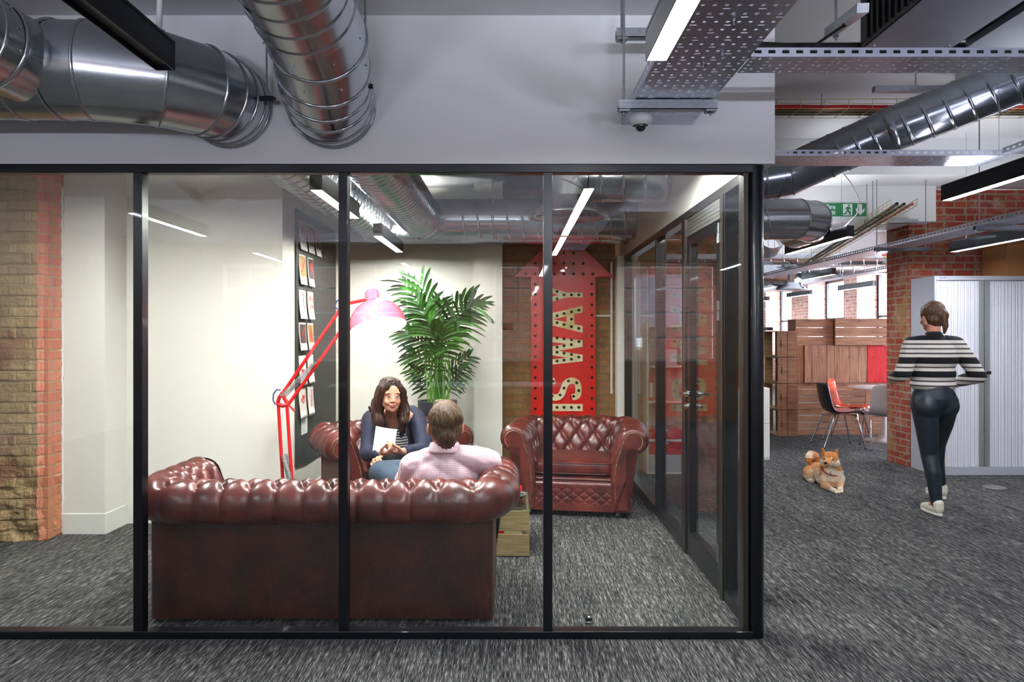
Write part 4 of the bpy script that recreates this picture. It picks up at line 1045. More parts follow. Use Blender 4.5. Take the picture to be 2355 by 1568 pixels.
for r_, (t0, t1) in enumerate(rows):
    for c_, (bg, desc, kind) in enumerate(names[r_]):
        y0, y1 = cols[c_]; yr = wy(688); z1 = EYE - (t0 - CY) * yr / F; z0 = EYE - (t1 - CY) * yr / F
        if c_: z1 -= 0.0 ; z0 -= 0.0
        t = thing('print', 'print with %s, in the %s row of the black board' % (desc, ('top', 'second', 'third', 'fourth', 'fifth', 'lowest')[r_]), 'print', (WX + 0.012, (y0 + y1) / 2, z0), group='prints on the black board')
        curl = 0.028
        def sheet(p, q, y0=y0, y1=y1, z0=z0, z1=z1, d=0.0, a0=0.0, a1=1.0, b0=0.0, b1=1.0):
            P_a = a0 + (a1 - a0) * p; Q = b0 + (b1 - b0) * q
            return (WX + 0.0145 + d + curl * (1 - Q) ** 2 * 0.7 + 0.006 * math.sin(PI * P_a), y0 + (y1 - y0) * P_a, z0 + (z1 - z0) * Q)
        MB().grid(lambda p, q: sheet(p, q), 4, 10).build('paper', 'paper', t, world=True, solid=0.0012)
        MB().grid(lambda p, q: sheet(p, q, d=0.0016, a0=0.08, a1=0.92, b0=0.26, b1=0.95), 4, 10).build('picture', pg[bg], t, world=True)
        m = MB()
        def sh(pts):
            vs = [sheet(a_, b_, d=0.0026) for a_, b_ in pts]; m.add(vs, [tuple(range(len(vs)))])
        def circ(cx_, cy_, r, n=9): sh([(cx_ + r * 1.3 * math.cos(2 * PI * k / n) * rr.uniform(0.75, 1.2), cy_ + r * math.sin(2 * PI * k / n) * rr.uniform(0.8, 1.15)) for k in range(n)])
        if kind in ('blob',): circ(0.5, 0.62, 0.2, 14); circ(0.62, 0.42, 0.07)
        elif kind == 'shield': circ(0.5, 0.64, 0.24, 16)
        elif kind == 'tower': sh([(0.38, 0.32), (0.62, 0.32), (0.58, 0.7), (0.54, 0.9), (0.46, 0.9), (0.42, 0.7)])
        elif kind == 'diag': sh([(0.15, 0.45), (0.8, 0.85), (0.88, 0.78), (0.3, 0.4)]); circ(0.4, 0.62, 0.1)
        elif kind == 'square': sh([(0.3, 0.55), (0.72, 0.52), (0.75, 0.8), (0.32, 0.84)]); sh([(0.42, 0.42), (0.6, 0.42), (0.6, 0.5), (0.42, 0.5)])
        elif kind in ('stack', 'column'):
            for k in range(6): circ(0.5 + rr.uniform(-.08, .08), 0.36 + k * 0.1, 0.06)
        elif kind == 'zig': sh([(0.55, 0.9), (0.7, 0.8), (0.45, 0.6), (0.6, 0.4), (0.5, 0.35), (0.3, 0.6), (0.55, 0.78)])
        elif kind == 'arch': sh([(0.28, 0.3), (0.72, 0.3), (0.72, 0.55), (0.5, 0.9), (0.28, 0.55)])
        elif kind == 'strokes':
            for k in range(5): x_ = 0.18 + k * 0.14; sh([(x_, 0.35), (x_ + 0.09, 0.35), (x_ + 0.07, 0.6 + rr.random() * 0.25), (x_ + 0.01, 0.6)])
        else:
            for k in range(7): circ(rr.uniform(0.25, 0.78), rr.uniform(0.36, 0.84), rr.uniform(0.04, 0.09), 7)
        m.build('motif', 'printred', t, world=True)
t = thing('note', 'small white note with faint text pinned below the prints on the black board', 'note', (WX + 0.014, 5.9, 0.7))
z0, z1 = EYE - (1000 - CY) * 5.8 / F, EYE - (965 - CY) * 5.8 / F
MB().box(WX + 0.012, WX + 0.016, 5.79, 5.95, z0, z1).build('paper', 'paper', t, world=True)
m = MB()
for k in range(5): m.box(WX + 0.0161, WX + 0.0166, 5.81, 5.90, z0 + 0.02 + k * 0.015, z0 + 0.024 + k * 0.015)
m.build('printed_lines', 'panel', t, world=True)
# socket with plugs on the left wall
so = thing('wall_socket', 'white wall socket with two black plugs low on the left wall', 'socket', (-1.77, 6.4, 0.35))
y = wy(752); z = wz(752, 1072)
MB().box(-1.769, -1.735, y - 0.16, y + 0.02, z - 0.06, z + 0.09).build('socket_box', 'whiteplastic', so, world=True, bevel=0.004)
for k, dy in enumerate((0.0, 0.09)):
    MB().box(-1.735, -1.70, y - 0.03 + dy, y + 0.02 + dy, z - 0.04, z + 0.02).build('plug', 'blackplastic', so, world=True, bevel=0.004)
    MB().tube([(-1.715, y + dy, z - 0.04), (-1.71, y + dy, z - 0.15), (-1.745, y + dy + 0.02, z - 0.30)], 0.004, 6).build('cord', 'blackplastic', so, world=True)

# ================================================================== ARROW SIGN on the brick wall
SG = 7.22
sr = NT('worn_red_sign_enamel'); nz = sr.noise(sr.obj(), 3.2, 6, 0.65)
sr.set(color=sr.ramp(nz, [(0.25, lin((120, 10, 14))), (0.42, lin((200, 10, 8))), (0.6, lin((214, 16, 12))), (0.8, lin((176, 10, 12)))]), rough=0.3, coat=0.4); M['signred'] = sr.m
sc_ = NT('aged_cream_letter'); nz = sc_.noise(sc_.obj(), 4.5, 5, 0.6)
sc_.set(color=sc_.ramp(nz, [(0.3, lin((196, 168, 96))), (0.5, lin((222, 208, 164))), (0.75, lin((232, 226, 200)))]), rough=0.5); M['signcream'] = sc_.m
sg_ = thing('arrow_sign', 'large worn red arrow sign with cream letters pointing up on the brick wall', 'sign', (0.53, SG + 0.04, 0.05))
def spx(px, py): p = at(px, py, SG); return p.x, p.z
ar = [spx(1222, 1072), spx(1370, 1072), spx(1370, 637), spx(1411, 637), spx(1296, 523), spx(1181, 637), spx(1222, 637)]
pl = lambda a_, b_, t: (a_, t, b_)
MB().prism(ar, pl, SG + 0.075, SG).build('sign_panel', 'signred', sg_, world=True, bevel=0.004)
LX0, LX1 = spx(1252, 0)[0], spx(1340, 0)[0]              # tops of letters at the left, feet at the right
def letter(ch, pya, pyb):
    """letters lie on their side and read upward: glyph (u across, v up), v=0 at the right"""
    z0, z1 = spx(0, pya)[1], spx(0, pyb)[1]              # u=0 at z0 (low), u=1 at z1 (high)
    T = lambda u, v: (LX1 + (LX0 - LX1) * v, z0 + (z1 - z0) * u)
    G = {'I': [[(0, 0), (1, 0), (1, 1), (0, 1)]],
         'T': [[(0.36, 0), (0.64, 0), (0.64, 0.78), (1, 0.78), (1, 1), (0, 1), (0, 0.78), (0.36, 0.78)]],
         'H': [[(0, 0), (0.28, 0), (0.28, 0.4), (0.72, 0.4), (0.72, 0), (1, 0), (1, 1), (0.72, 1), (0.72, 0.62), (0.28, 0.62), (0.28, 1), (0, 1)]],
         'W': [[(0.14, 0), (0.36, 0), (0.5, 0.62), (0.64, 0), (0.86, 0), (1, 1), (0.82, 1), (0.74, 0.42), (0.6, 1), (0.4, 1), (0.26, 0.42), (0.18, 1), (0, 1)]],
         'A': [[(0, 0), (0.25, 0), (0.32, 0.22), (0.68, 0.22), (0.75, 0), (1, 0), (0.66, 1), (0.5, 1), (0.5, 0.78), (0.61, 0.42), (0.39, 0.42), (0.5, 0.78), (0.5, 1), (0.34, 1)]],
         'Y': [[(0.36, 0), (0.64, 0), (0.64, 0.4), (1, 1), (0.72, 1), (0.5, 0.62), (0.28, 1), (0, 1), (0.36, 0.4)]]}
    m = MB()
    if ch == 'S':
        c_ = []
        key = [(0.86, 0.72), (0.78, 0.86), (0.5, 0.89), (0.22, 0.84), (0.13, 0.70), (0.24, 0.57), (0.5, 0.50), (0.76, 0.43), (0.87, 0.29), (0.78, 0.15), (0.5, 0.11), (0.22, 0.14), (0.14, 0.28)]
        P = [Vector((k[0], k[1], 0)) for k in key]
        fine = []
        for i in range(len(P) - 1):
            p0, p1, p2, p3 = P[max(0, i - 1)], P[i], P[i + 1], P[min(len(P) - 1, i + 2)]
            for j in range(5):
                t = j / 5; fine.append(0.5 * ((2 * p1) + (p2 - p0) * t + (2 * p0 - 5 * p1 + 4 * p2 - p3) * t * t + (3 * p1 - p0 - 3 * p2 + p3) * t ** 3))
        fine.append(P[-1]); A_, B_ = [], []
        asp = (LX1 - LX0) / max(1e-6, abs(z1 - z0))
        for i in range(len(fine)):
            d = fine[min(i + 1, len(fine) - 1)] - fine[max(i - 1, 0)]; dv = Vector((d.x, d.y * asp, 0)).normalized(); nn = Vector((-dv.y, dv.x, 0)) * 0.135
            A_.append((fine[i].x + nn.x, fine[i].y + nn.y / asp)); B_.append((fine[i].x - nn.x, fine[i].y - nn.y / asp))
        for i in range(len(fine) - 1):
            q = [T(*A_[i]), T(*A_[i + 1]), T(*B_[i + 1]), T(*B_[i])]; m.prism(q, pl, SG - 0.0005, SG - 0.004)
    else:
        for poly in G[ch]: m.prism([T(*p) for p in poly], pl, SG - 0.0005, SG - 0.004)
    m.build('letter', 'signcream', sg_, world=True)['label'] = 'cream letter ' + ch
for ch, a_, b_ in (('T', 1062, 1022), ('H', 1012, 968), ('I', 945, 928.5), ('S', 921, 868), ('W', 840, 773), ('A', 765, 703), ('Y', 698, 658)): letter(ch, a_, b_)
sock = P_('dark_bulb_socket', (30, 26, 20), 0.3, metal=0.6)
def sockets(pts):
    m = MB()
    for px, py in pts:
        x, z = spx(px, py); m.lathe((x, SG - 0.003, z), [(0.015, 0), (0.015, 0.006), (0.010, 0.007), (0.010, 0.001), (0, 0.001)], 12, (0, -1, 0))
    return m
pts = []
for k in range(18): pts += [(1231, 653 + k * 23.9), (1361, 653 + k * 23.9)]
for x_ in range(8): pts.append((1219 + x_ * 22 - 10, 630))
for x_ in range(6): pts.append((1231 + x_ * 22 - 0, 606))
for x_ in range(4): pts.append((1253 + x_ * 22 - 0, 582))
for x_ in range(2): pts.append((1285 + x_ * 22, 559))
sockets(pts).build('border_bulb_sockets', sock, sg_, world=True)['kind'] = 'stuff'
lp = []
for x_ in (1264, 1281, 1297, 1314, 1331): lp.append((x_, 936.5))
lp += [(1331, 678), (1314, 678), (1297, 678), (1281, 670), (1281, 687), (1264, 662), (1264, 694)]
lp += [(1331, 713), (1314, 717), (1297, 721), (1281, 726), (1264, 730), (1281, 742), (1297, 746), (1314, 751), (1331, 755), (1314, 734)]
lp += [(1331, 785), (1314, 781), (1297, 779), (1281, 777), (1314, 792), (1297, 795), (1281, 798), (1281, 810), (1297, 812), (1314, 815), (1331, 821), (1314, 826), (1297, 828), (1281, 830)]
lp += [(1272, 877), (1307, 876), (1326, 880), (1331, 898), (1319, 911), (1297, 892), (1288, 908), (1270, 910)]
sockets(lp).build('letter_bulb_sockets', sock, sg_, world=True)['kind'] = 'stuff'
MB().box(ar[0][0], ar[0][0] - 0.004, SG, SG + 0.075, ar[0][1], ar[2][1]).build('folded_edge', 'signred', sg_, world=True)
# thin white conduit runs on the brick to the right of the sign
wc = thing('wall_conduit', 'white taped cable run on the brick wall to the right of the arrow sign', 'conduit', (0.98, 7.29, 1.5))
x_, z_ = at(1404, 610, 7.29).x, 0
MB().box(x_, x_ + 0.02, 7.285, 7.299, at(0, 905, 7.29).z, at(0, 602, 7.29).z).box(at(1371, 0, 7.29).x, x_, 7.285, 7.299, at(0, 728, 7.29).z, at(0, 724, 7.29).z).build('conduit', 'whiteplastic', wc, world=True)

# ================================================================== PALM in a tall pot
PY = 6.55
px0 = at(1006, 922, PY)
pt = thing('potted_palm', 'tall green palm in a blue-grey cylindrical pot behind the seated people', 'potted plant', (px0.x, PY, 0))
potm = P_('blue_grey_glazed_pot', (74, 88, 104), 0.3, metal=0.3, coat=0.4); soil = P_('dark_soil', (34, 28, 24), 0.9)
zr = px0.z
MB().lathe((px0.x, PY, 0), [(0, 0), (0.15, 0), (0.185, zr), (0.188, zr + 0.004), (0.172, zr + 0.004), (0.170, zr - 0.04), (0, zr - 0.04)], 48).build('pot', potm, pt, world=True)
MB().lathe((px0.x, PY, 0), [(0.169, zr - 0.035), (0.08, zr - 0.02), (0, zr - 0.018)], 32).build('soil', soil, pt, world=True)
leafm = NT('palm_leaf'); nz = leafm.noise(leafm.obj(), 4, 3)
leafm.set(color=leafm.ramp(nz, [(0.3, lin((10, 34, 12))), (0.5, lin((24, 68, 20))), (0.75, lin((60, 122, 34)))]), rough=0.42, spec=0.4)
stemm = P_('palm_stem', (96, 150, 58), 0.45, var=0.25, vs=6); M['leaf'] = leafm.m; M['stem'] = stemm
rr = random.Random(11)
fr = [((1004, 800), (1000, 735), (968, 655), 0.0, 1.0, 14), ((1012, 800), (1020, 720), (1075, 690), 0.05, 0.92, 14), ((1008, 810), (985, 735), (962, 700), -0.15, 0.8, 12),
      ((1000, 830), (972, 785), (935, 762), -0.05, 0.72, 12), ((1015, 830), (1030, 785), (1050, 764), -0.08, 0.6, 11), ((998, 850), (975, 830), (945, 815), 0.05, 0.6, 10),
      ((1022, 860), (1045, 842), (1075, 822), 0.05, 0.55, 10), ((996, 880), (975, 862), (955, 852), -0.1, 0.5, 9), ((1026, 885), (1045, 865), (1066, 852), -0.1, 0.5, 9),
      ((1030, 905), (1042, 888), (1052, 878), 0.0, 0.4, 7), ((988, 905), (978, 888), (968, 878), 0.05, 0.4, 7), ((1008, 800), (1008, 740), (1015, 700), 0.15, 0.75, 12),
      ((1010, 820), (1000, 770), (985, 745), -0.2, 0.75, 12), ((1012, 830), (1015, 790), (1022, 750), -0.15, 0.65, 11), ((1002, 860), (1000, 830), (1000, 800), -0.2, 0.5, 9),
      ((1018, 800), (1060, 700), (1095, 705), -0.1, 0.85, 13), ((1000, 780), (965, 690), (925, 650), 0.12, 0.8, 12)]
sx = MB()
for i in range(26):
    a_ = rr.random() * 2 * PI; r_ = rr.uniform(0.01, 0.10); b0 = Vector((px0.x + r_ * math.cos(a_), PY + r_ * math.sin(a_), zr - 0.03))
    h_ = rr.uniform(0.25, 0.75); tp = b0 + Vector((rr.uniform(-0.07, 0.07), rr.uniform(-0.07, 0.07), h_))
    mid = (b0 + tp) / 2 + Vector((rr.uniform(-0.02, 0.02), 0, 0)); MB().tube([b0, mid, tp], [0.007, 0.006, 0.004], 6).build('stem', 'stem', pt, world=True)
def bez(a_, b_, c_, t): return a_ * (1 - t) ** 2 + b_ * 2 * t * (1 - t) + c_ * t * t
for s_, m_, e_, dy, sc2, nl in fr:
    S_, Mi, E = at(*s_, PY), at(*m_, PY + dy * 0.6), at(*e_, PY + dy); base = Vector((px0.x + (S_.x - px0.x) * 0.7, PY, zr - 0.02))
    m = MB(); path_ = [base.lerp(S_, k / 3) for k in range(3)] + [bez(S_, Mi, E, k / 10) for k in range(11)]
    m.tube(path_, [0.006] * 3 + [0.005 - 0.0035 * k / 10 for k in range(11)], 6)
    nl = int(nl * 0.85)
    for k in range(nl):
        t = 0.12 + 0.88 * k / (nl - 1); p = bez(S_, Mi, E, t); d = (bez(S_, Mi, E, min(1, t + 0.05)) - bez(S_, Mi, E, max(0, t - 0.05))).normalized()
        side0 = d.cross(Vector((0, 1, 0))).normalized()
        for sg in (-1, 1):
            L = sc2 * (0.36 - 0.14 * abs(t - 0.4)) * rr.uniform(0.85, 1.1); spread = 0.95 - 0.75 * t
            dr_ = (d * (1 - spread * 0.6) + side0 * sg * (0.35 + spread * 0.7) + Vector((0, rr.uniform(-0.45, 0.45), 0))).normalized()
            wdir = dr_.cross(Vector((0, 1, 0)) if rr.random() < 0.7 else Vector((0.4, 0.4, 0.7))).normalized(); N = 7; vs = []
            up_ = dr_.cross(wdir)
            for j in range(N + 1):
                u = j / N; w = (0.010 + 0.008 * sc2) * math.sin(PI * min(1, u * 0.9 + 0.08)) ** 0.7 * (1 if u < 1 else 0.05)
                c_ = p + dr_ * (L * u) + Vector((0, 0, -1)) * (L * 0.42 * u * u * (1.1 - t * 0.6)); vs += [c_ - wdir * w, c_ - up_ * w * 0.3, c_ + wdir * w]
            fs = []
            for j in range(N): o = j * 3; fs += [(o, o + 1, o + 4, o + 3), (o + 1, o + 2, o + 5, o + 4)]
            m.add(vs, fs, True)
    m.build('frond', 'leaf', pt, world=True)
# ================================================================== OFFICE ON THE RIGHT
# metal tambour cabinet
cm = P_('light_grey_cabinet_steel', (186, 188, 198), 0.45, metal=0.1); M['cab'] = cm
tb = NT('ribbed_tambour'); wv = tb.n('ShaderNodeTexWave'); wv.inputs['Scale'].default_value = 9.0; wv.inputs['Distortion'].default_value = 0
tb.l(tb.obj((1, 0.0, 0.0)), wv.inputs['Vector']); tb.set(color=lin((222, 222, 232)), rough=0.45); tb.bump(wv.outputs['Fac'], 0.5, 0.008); M['tambour'] = tb.m
cb = thing('tambour_cabinet', 'tall light grey metal cabinet with ribbed sliding doors standing against the brick pillar', 'cabinet', (4.9, 7.4, 0))
X0, X1, Y0, Y1, H = 4.365, 5.40, 7.19, 7.62, 2.06
m = MB().box(X0, X0 + 0.022, Y0, Y1, 0.0, H).box(X1 - 0.022, X1, Y0, Y1, 0.0, H).box(X0 + 0.022, X1 - 0.022, Y0, Y1, H - 0.045, H).box(X0 + 0.022, X1 - 0.022, Y1 - 0.01, Y1, 0.08, H - 0.045)
m.box(X0 + 0.022, X1 - 0.022, Y0, Y1, 0.0, 0.085); m.build('carcass', 'cab', cb, world=True, bevel=0.003)
xm = 4.885
def tamb(x0, x1):
    m = MB(); n = int((x1 - x0) / 0.022)
    def f(p, q):
        x = x0 + (x1 - x0) * p; k = (x * 45.0) % 1; return (x, Y0 + 0.02 - 0.004 * min(1, 4 * min(k, 1 - k)), 0.086 + (H - 0.135) * q)
    m.grid(f, n * 8, 1, smooth=False, flip=False); return m
tamb(X0 + 0.022, xm - 0.055).build('tambour_door', 'tambour', cb, world=True); tamb(xm + 0.055, X1 - 0.022).build('tambour_door', 'tambour', cb, world=True)
for sg in (-1, 1):
    a_ = xm + sg * 0.004; b_ = xm + sg * 0.055
    MB().box(min(a_, b_), max(a_, b_), Y0 + 0.004, Y0 + 0.02, 0.088, H - 0.047).box(min(a_ + sg * 0.012, a_ + sg * 0.022), max(a_ + sg * 0.012, a_ + sg * 0.022), Y0 - 0.004, Y0 + 0.004, 0.088, H - 0.047)\
        .build('handle_strip', P_('grey_handle', (160, 162, 164), 0.35, metal=0.4), cb, world=True, bevel=0.002)
MB().cyl((xm + 0.03, Y0 + 0.004, 1.06), (xm + 0.03, Y0 - 0.012, 1.06), 0.016, n=20).box(xm + 0.018, xm + 0.06, Y0 - 0.008, Y0 + 0.002, 1.045, 1.075).build('lock', 'blackplastic', cb, world=True)
MB().box(X0 + 0.05, X0 + 0.12, Y0 - 0.0008, Y0, H - 0.028, H - 0.018).build('maker_plate', 'panel', cb, world=True)
bxm = P_('brown_cardboard', (160, 108, 62), 0.8, var=0.06)
tag(bx('cardboard_box', bxm, 5.13, 5.7, 7.22, 7.6, 2.061, 2.40, 0.004), 'brown cardboard box on top of the grey metal cabinet at the picture edge', 'box')
t = tag(MB().lathe((4.60, 6.63, 0), [(0, 0.004), (0.085, 0.004), (0.098, 0.002), (0.10, 0.0)], 40).build('floor_box_lid', 'alu'), 'round metal floor box lid in the carpet in front of the metal cabinet', 'floor outlet')

# wooden crates
def crate_face_h(m, x0, x1, y, z0, z1, n, th=0.012, gap=0.008, seed=0):
    r = random.Random(seed); hh = (z1 - z0 - gap * (n - 1)) / n
    for k in range(n):
        dz = z0 + k * (hh + gap); o = r.uniform(0, 0.004); m.box(x0, x1, y - o, y + th, dz, dz + hh)
def crate_face_v(m, x0, x1, y, z0, z1, n, th=0.012, gap=0.005, seed=0):
    r = random.Random(seed); ww = (x1 - x0 - gap * (n - 1)) / n
    for k in range(n):
        dx = x0 + k * (ww + gap); o = r.uniform(0, 0.006); m.box(dx, dx + ww, y - o, y + th, z0, z1)
def wall_crate(label, x0, x1, z0, z1, y, n, mode='h', mt='crate', seed=0, depth=0.29):
    t = thing('wooden_crate', label, 'crate', ((x0 + x1) / 2, y + depth / 2, z0), group='stacked wooden crates'); x0 += 0.003; x1 -= 0.003; z0 += 0.002; z1 -= 0.002
    m = MB(); (crate_face_h if mode == 'h' else crate_face_v)(m, x0, x1, y, z0, z1, n, seed=seed); m.build('slatted_face', mt, t, world=True, bevel=0.002)
    m = MB().box(x0, x0 + 0.014, y + 0.013, y + depth, z0, z1).box(x1 - 0.014, x1, y + 0.013, y + depth, z0, z1).box(x0 + 0.014, x1 - 0.014, y + 0.013, y + depth, z0, z0 + 0.012).box(x0 + 0.014, x1 - 0.014, y + 0.013, y + depth, z1 - 0.012, z1)
    m.build('sides', 'crateend' if mt != 'cratered' else 'cratered', t, world=True, bevel=0.002); return t
CYD = 10.08
def cx(px, Y=CYD): return (px - CX) * Y / F
def cz(py, Y=CYD): return EYE - (py - CY) * Y / F
wall_crate('wooden crate in the bottom row of the crate wall, next to the crate column', cx(1834), cx(1912), 0.0, 0.375, CYD, 4, seed=1)
wall_crate('wooden crate in the bottom row of the crate wall, behind the black chair', cx(1912), cx(1990), 0.0, 0.375, CYD, 4, seed=2)
wall_crate('wooden crate in the bottom row of the crate wall, behind the white table', cx(1990), cx(2068), 0.0, 0.375, CYD, 4, seed=3)
wall_crate('wooden crate in the second row up, next to the crate column', cx(1834), cx(1912), 0.375, 0.755, CYD, 4, seed=4)
wall_crate('wooden crate in the second row up, behind the orange chair', cx(1912), cx(1990), 0.375, 0.755, CYD, 4, seed=5)
wall_crate('wooden crate in the second row up, just above the white table top', cx(1990), cx(2068), 0.375, 0.755, CYD, 4, seed=6)
wall_crate('narrow upright-slatted crate in the third row, next to the crate column', cx(1834), cx(1848), 0.755, 1.30, CYD, 1, 'v', 'cratev', seed=7)
wall_crate('wide upright-slatted crate in the third row, above the black chair', cx(1848.5), cx(1933), 0.755, 1.30, CYD - 0.03, 5, 'v', 'cratev', seed=8)
wall_crate('upright-slatted crate in the third row, left of the red one', cx(1934), cx(1994), 0.755, 1.30, CYD, 3, 'v', 'cratev', seed=9)
wall_crate('red painted upright-slatted crate in the third row beside the brick pillar', cx(1994), cx(2050), 0.755, 1.30, CYD, 3, 'v', 'cratered', seed=10)
wall_crate('horizontal-slatted crate at the left end of the top row', cx(1829), cx(1916), 1.30, 1.68, CYD, 3, seed=11)
wall_crate('horizontal-slatted crate in the top row beside the brick pillar, set a little forward', cx(1916.5), cx(2052), 1.30, 1.685, CYD - 0.05, 3, seed=12)
# column of four crates with open sides
YC = 9.93
for k, lab in enumerate(('bottom crate of the open-sided column by the black corner post', 'second crate from the floor in the open-sided column', 'third crate from the floor in the open-sided column', 'topmost crate of the open-sided column by the black corner post')):
    z0 = k * 0.378; x1 = cx(1835 if k in (0, 2) else 1834, YC) - (0.01 if k == 2 else 0); x0 = cx(1787, YC) + (0.012 if k % 2 == 0 else 0)
    t = thing('wooden_crate', 'wooden ' + lab, 'crate', (x0, YC, z0), group='stacked wooden crates'); z1 = z0 + 0.374
    xm_ = (x0 + x1) / 2
    m = MB()
    # end board with hand hole, second board beside it
    hz = (z0 + z1) / 2; hx = x0 + 0.055
    m.box(x0, hx - 0.008, YC, YC + 0.013, z0 + 0.003, z1 - 0.003).box(hx + 0.008, xm_ - 0.004, YC, YC + 0.013, z0 + 0.003, z1 - 0.003)
    m.box(hx - 0.008, hx + 0.008, YC, YC + 0.013, z0 + 0.003, hz - 0.05).box(hx - 0.008, hx + 0.008, YC, YC + 0.013, hz + 0.05, z1 - 0.003)
    m.box(xm_ + 0.004, x1, YC, YC + 0.013, z0 + 0.003, z1 - 0.003); m.build('end_boards', 'crateend', t, world=True, bevel=0.002)
    m = MB(); yb_ = YC + 0.52
    m.box(x0, x1, YC + 0.013, yb_, z0 + 0.002, z0 + 0.014).box(x0, x1, YC + 0.013, yb_, z1 - 0.014, z1 - 0.002).box(x0, xm_ - 0.02, yb_ - 0.013, yb_, z0 + 0.014, z1 - 0.014)
    m.box(xm_ + 0.02, x1, yb_ - 0.013, yb_, z0 + 0.014, z1 - 0.014).box(x1 - 0.013, x1, YC + 0.013, yb_ - 0.013, z0 + 0.014, z1 - 0.014)
    m.build('inner_boards', 'cratein', t, world=True, bevel=0.002)
tag(bx('storage_tray', 'blackplastic', cx(1765, 10.0), cx(1778, 10.0), 10.0, 10.3, 1.515, 1.56, 0.004), 'black folder tray on top of the open-sided crate column', 'tray')

# moulded shell chairs
def shell_chair(label, loc, rz, mt, mt_in, group='moulded shell chairs round the white table'):
    t = thing('shell_chair', label, 'chair', loc, rz, group)     # faces -y locally
    prof = [(-0.24, 0.425), (-0.20, 0.447), (-0.10, 0.44), (0.0, 0.43), (0.08, 0.432), (0.14, 0.455), (0.18, 0.51), (0.205, 0.59), (0.225, 0.68), (0.24, 0.76), (0.25, 0.80), (0.252, 0.825)]
    P = [Vector((0, y, z)) for y, z in prof]; Lp = len(P) - 1
    def pr(v):
        f = v * Lp; i = min(int(f), Lp - 1); t_ = f - i; p0, p1, p2, p3 = P[max(0, i - 1)], P[i], P[i + 1], P[min(Lp, i + 2)]
        return 0.5 * ((2 * p1) + (p2 - p0) * t_ + (2 * p0 - 5 * p1 + 4 * p2 - p3) * t_ ** 2 + (3 * p1 - p0 - 3 * p2 + p3) * t_ ** 3)
    def f(u, v, off=0.0):
        p = pr(v); s = u * 2 - 1
        w = 0.225 * (1 - 0.10 * max(0, v - 0.5) * 2)
        if v > 0.80: w *= math.sqrt(max(0.0, 1 - ((v - 0.80) / 0.205) ** 2)) * 0.62 + 0.38
        if v < 0.08: w *= 0.86 + 0.14 * (v / 0.08)
        d = (pr(min(1, v + 0.01)) - pr(max(0, v - 0.01))).normalized(); nrm = Vector((0, -d.z, d.y))
        lift = 0.035 * abs(s) ** 2.6 * (1.0 if v > 0.1 else v / 0.1)
        q = Vector((s * w, p.y, p.z)) + nrm * (lift + off); return q
    MB().grid(lambda u, v: f(u, v), 24, 44).build('shell', mt, t, solid=0.008)
    MB().grid(lambda u, v: f(0.03 + 0.94 * u, 0.02 + 0.96 * v, 0.0058), 22, 42).build('seat_pad', mt_in, t, solid=0.004)
    for sx_ in (-1, 1):
        for y0, y1, zt in ((-0.13, -0.24, 0.435), (0.10, 0.27, 0.43)):
            pts = [(sx_ * 0.11, y0, zt - 0.02), (sx_ * 0.185, y0 + (y1 - y0) * 0.1, zt - 0.02), (sx_ * 0.205, y0 + (y1 - y0) * 0.25, zt - 0.06), (sx_ * 0.235, y1, 0.012)]
            MB().tube(pts, 0.0105, 10).build('leg', 'chrome', t)
            MB().cyl((sx_ * 0.235, y1, 0.0), (sx_ * 0.235, y1, 0.014), 0.014, n=12).build('foot', 'blackplastic', t)
    MB().box(-0.12, 0.12, -0.14, 0.11, 0.410, 0.418).build('seat_frame', 'chrome', t)
    return t
org = P_('orange_gloss_shell', (240, 76, 24), 0.15, coat=1.0); M['orange'] = org
dg = P_('charcoal_leatherette', (34, 36, 44), 0.35, coat=0.3); M['charcoal'] = dg
gs = P_('pale_grey_shell', (186, 188, 190), 0.4); M['greyshell'] = gs
reflpad = P_('pink_reflection_pad', (206, 132, 140), 0.2, coat=0.8)  # pinkish reflection on the dark seat, painted as the pad colour
shell_chair('charcoal shell chair with chrome legs, nearest of the chairs to the sitting dog', (4.27, 9.10, 0), math.radians(86), 'charcoal', reflpad)
shell_chair('bright orange gloss shell chair behind the charcoal one', (4.66, 9.66, 0), math.radians(52), 'orange', 'orange')
shell_chair('pale grey shell chair half hidden by the brick pillar', (4.78, 8.92, 0), math.radians(168), 'greyshell', 'greyshell')
tt_ = thing('round_table', 'round white pedestal table behind the shell chairs, cut off by the brick pillar', 'table', (5.08, 9.50, 0))
MB().lathe((0, 0, 0), [(0, 0.712), (0.38, 0.712), (0.455, 0.726), (0.46, 0.732), (0.455, 0.738), (0, 0.738)], 56).build('table_top', 'whiteplastic', tt_)
MB().lathe((0, 0, 0), [(0.0, 0.0), (0.26, 0.0), (0.26, 0.008), (0.12, 0.03), (0.045, 0.10), (0.03, 0.3), (0.035, 0.6), (0.08, 0.70), (0.1, 0.712)], 40).build('pedestal', 'whiteplastic', tt_)

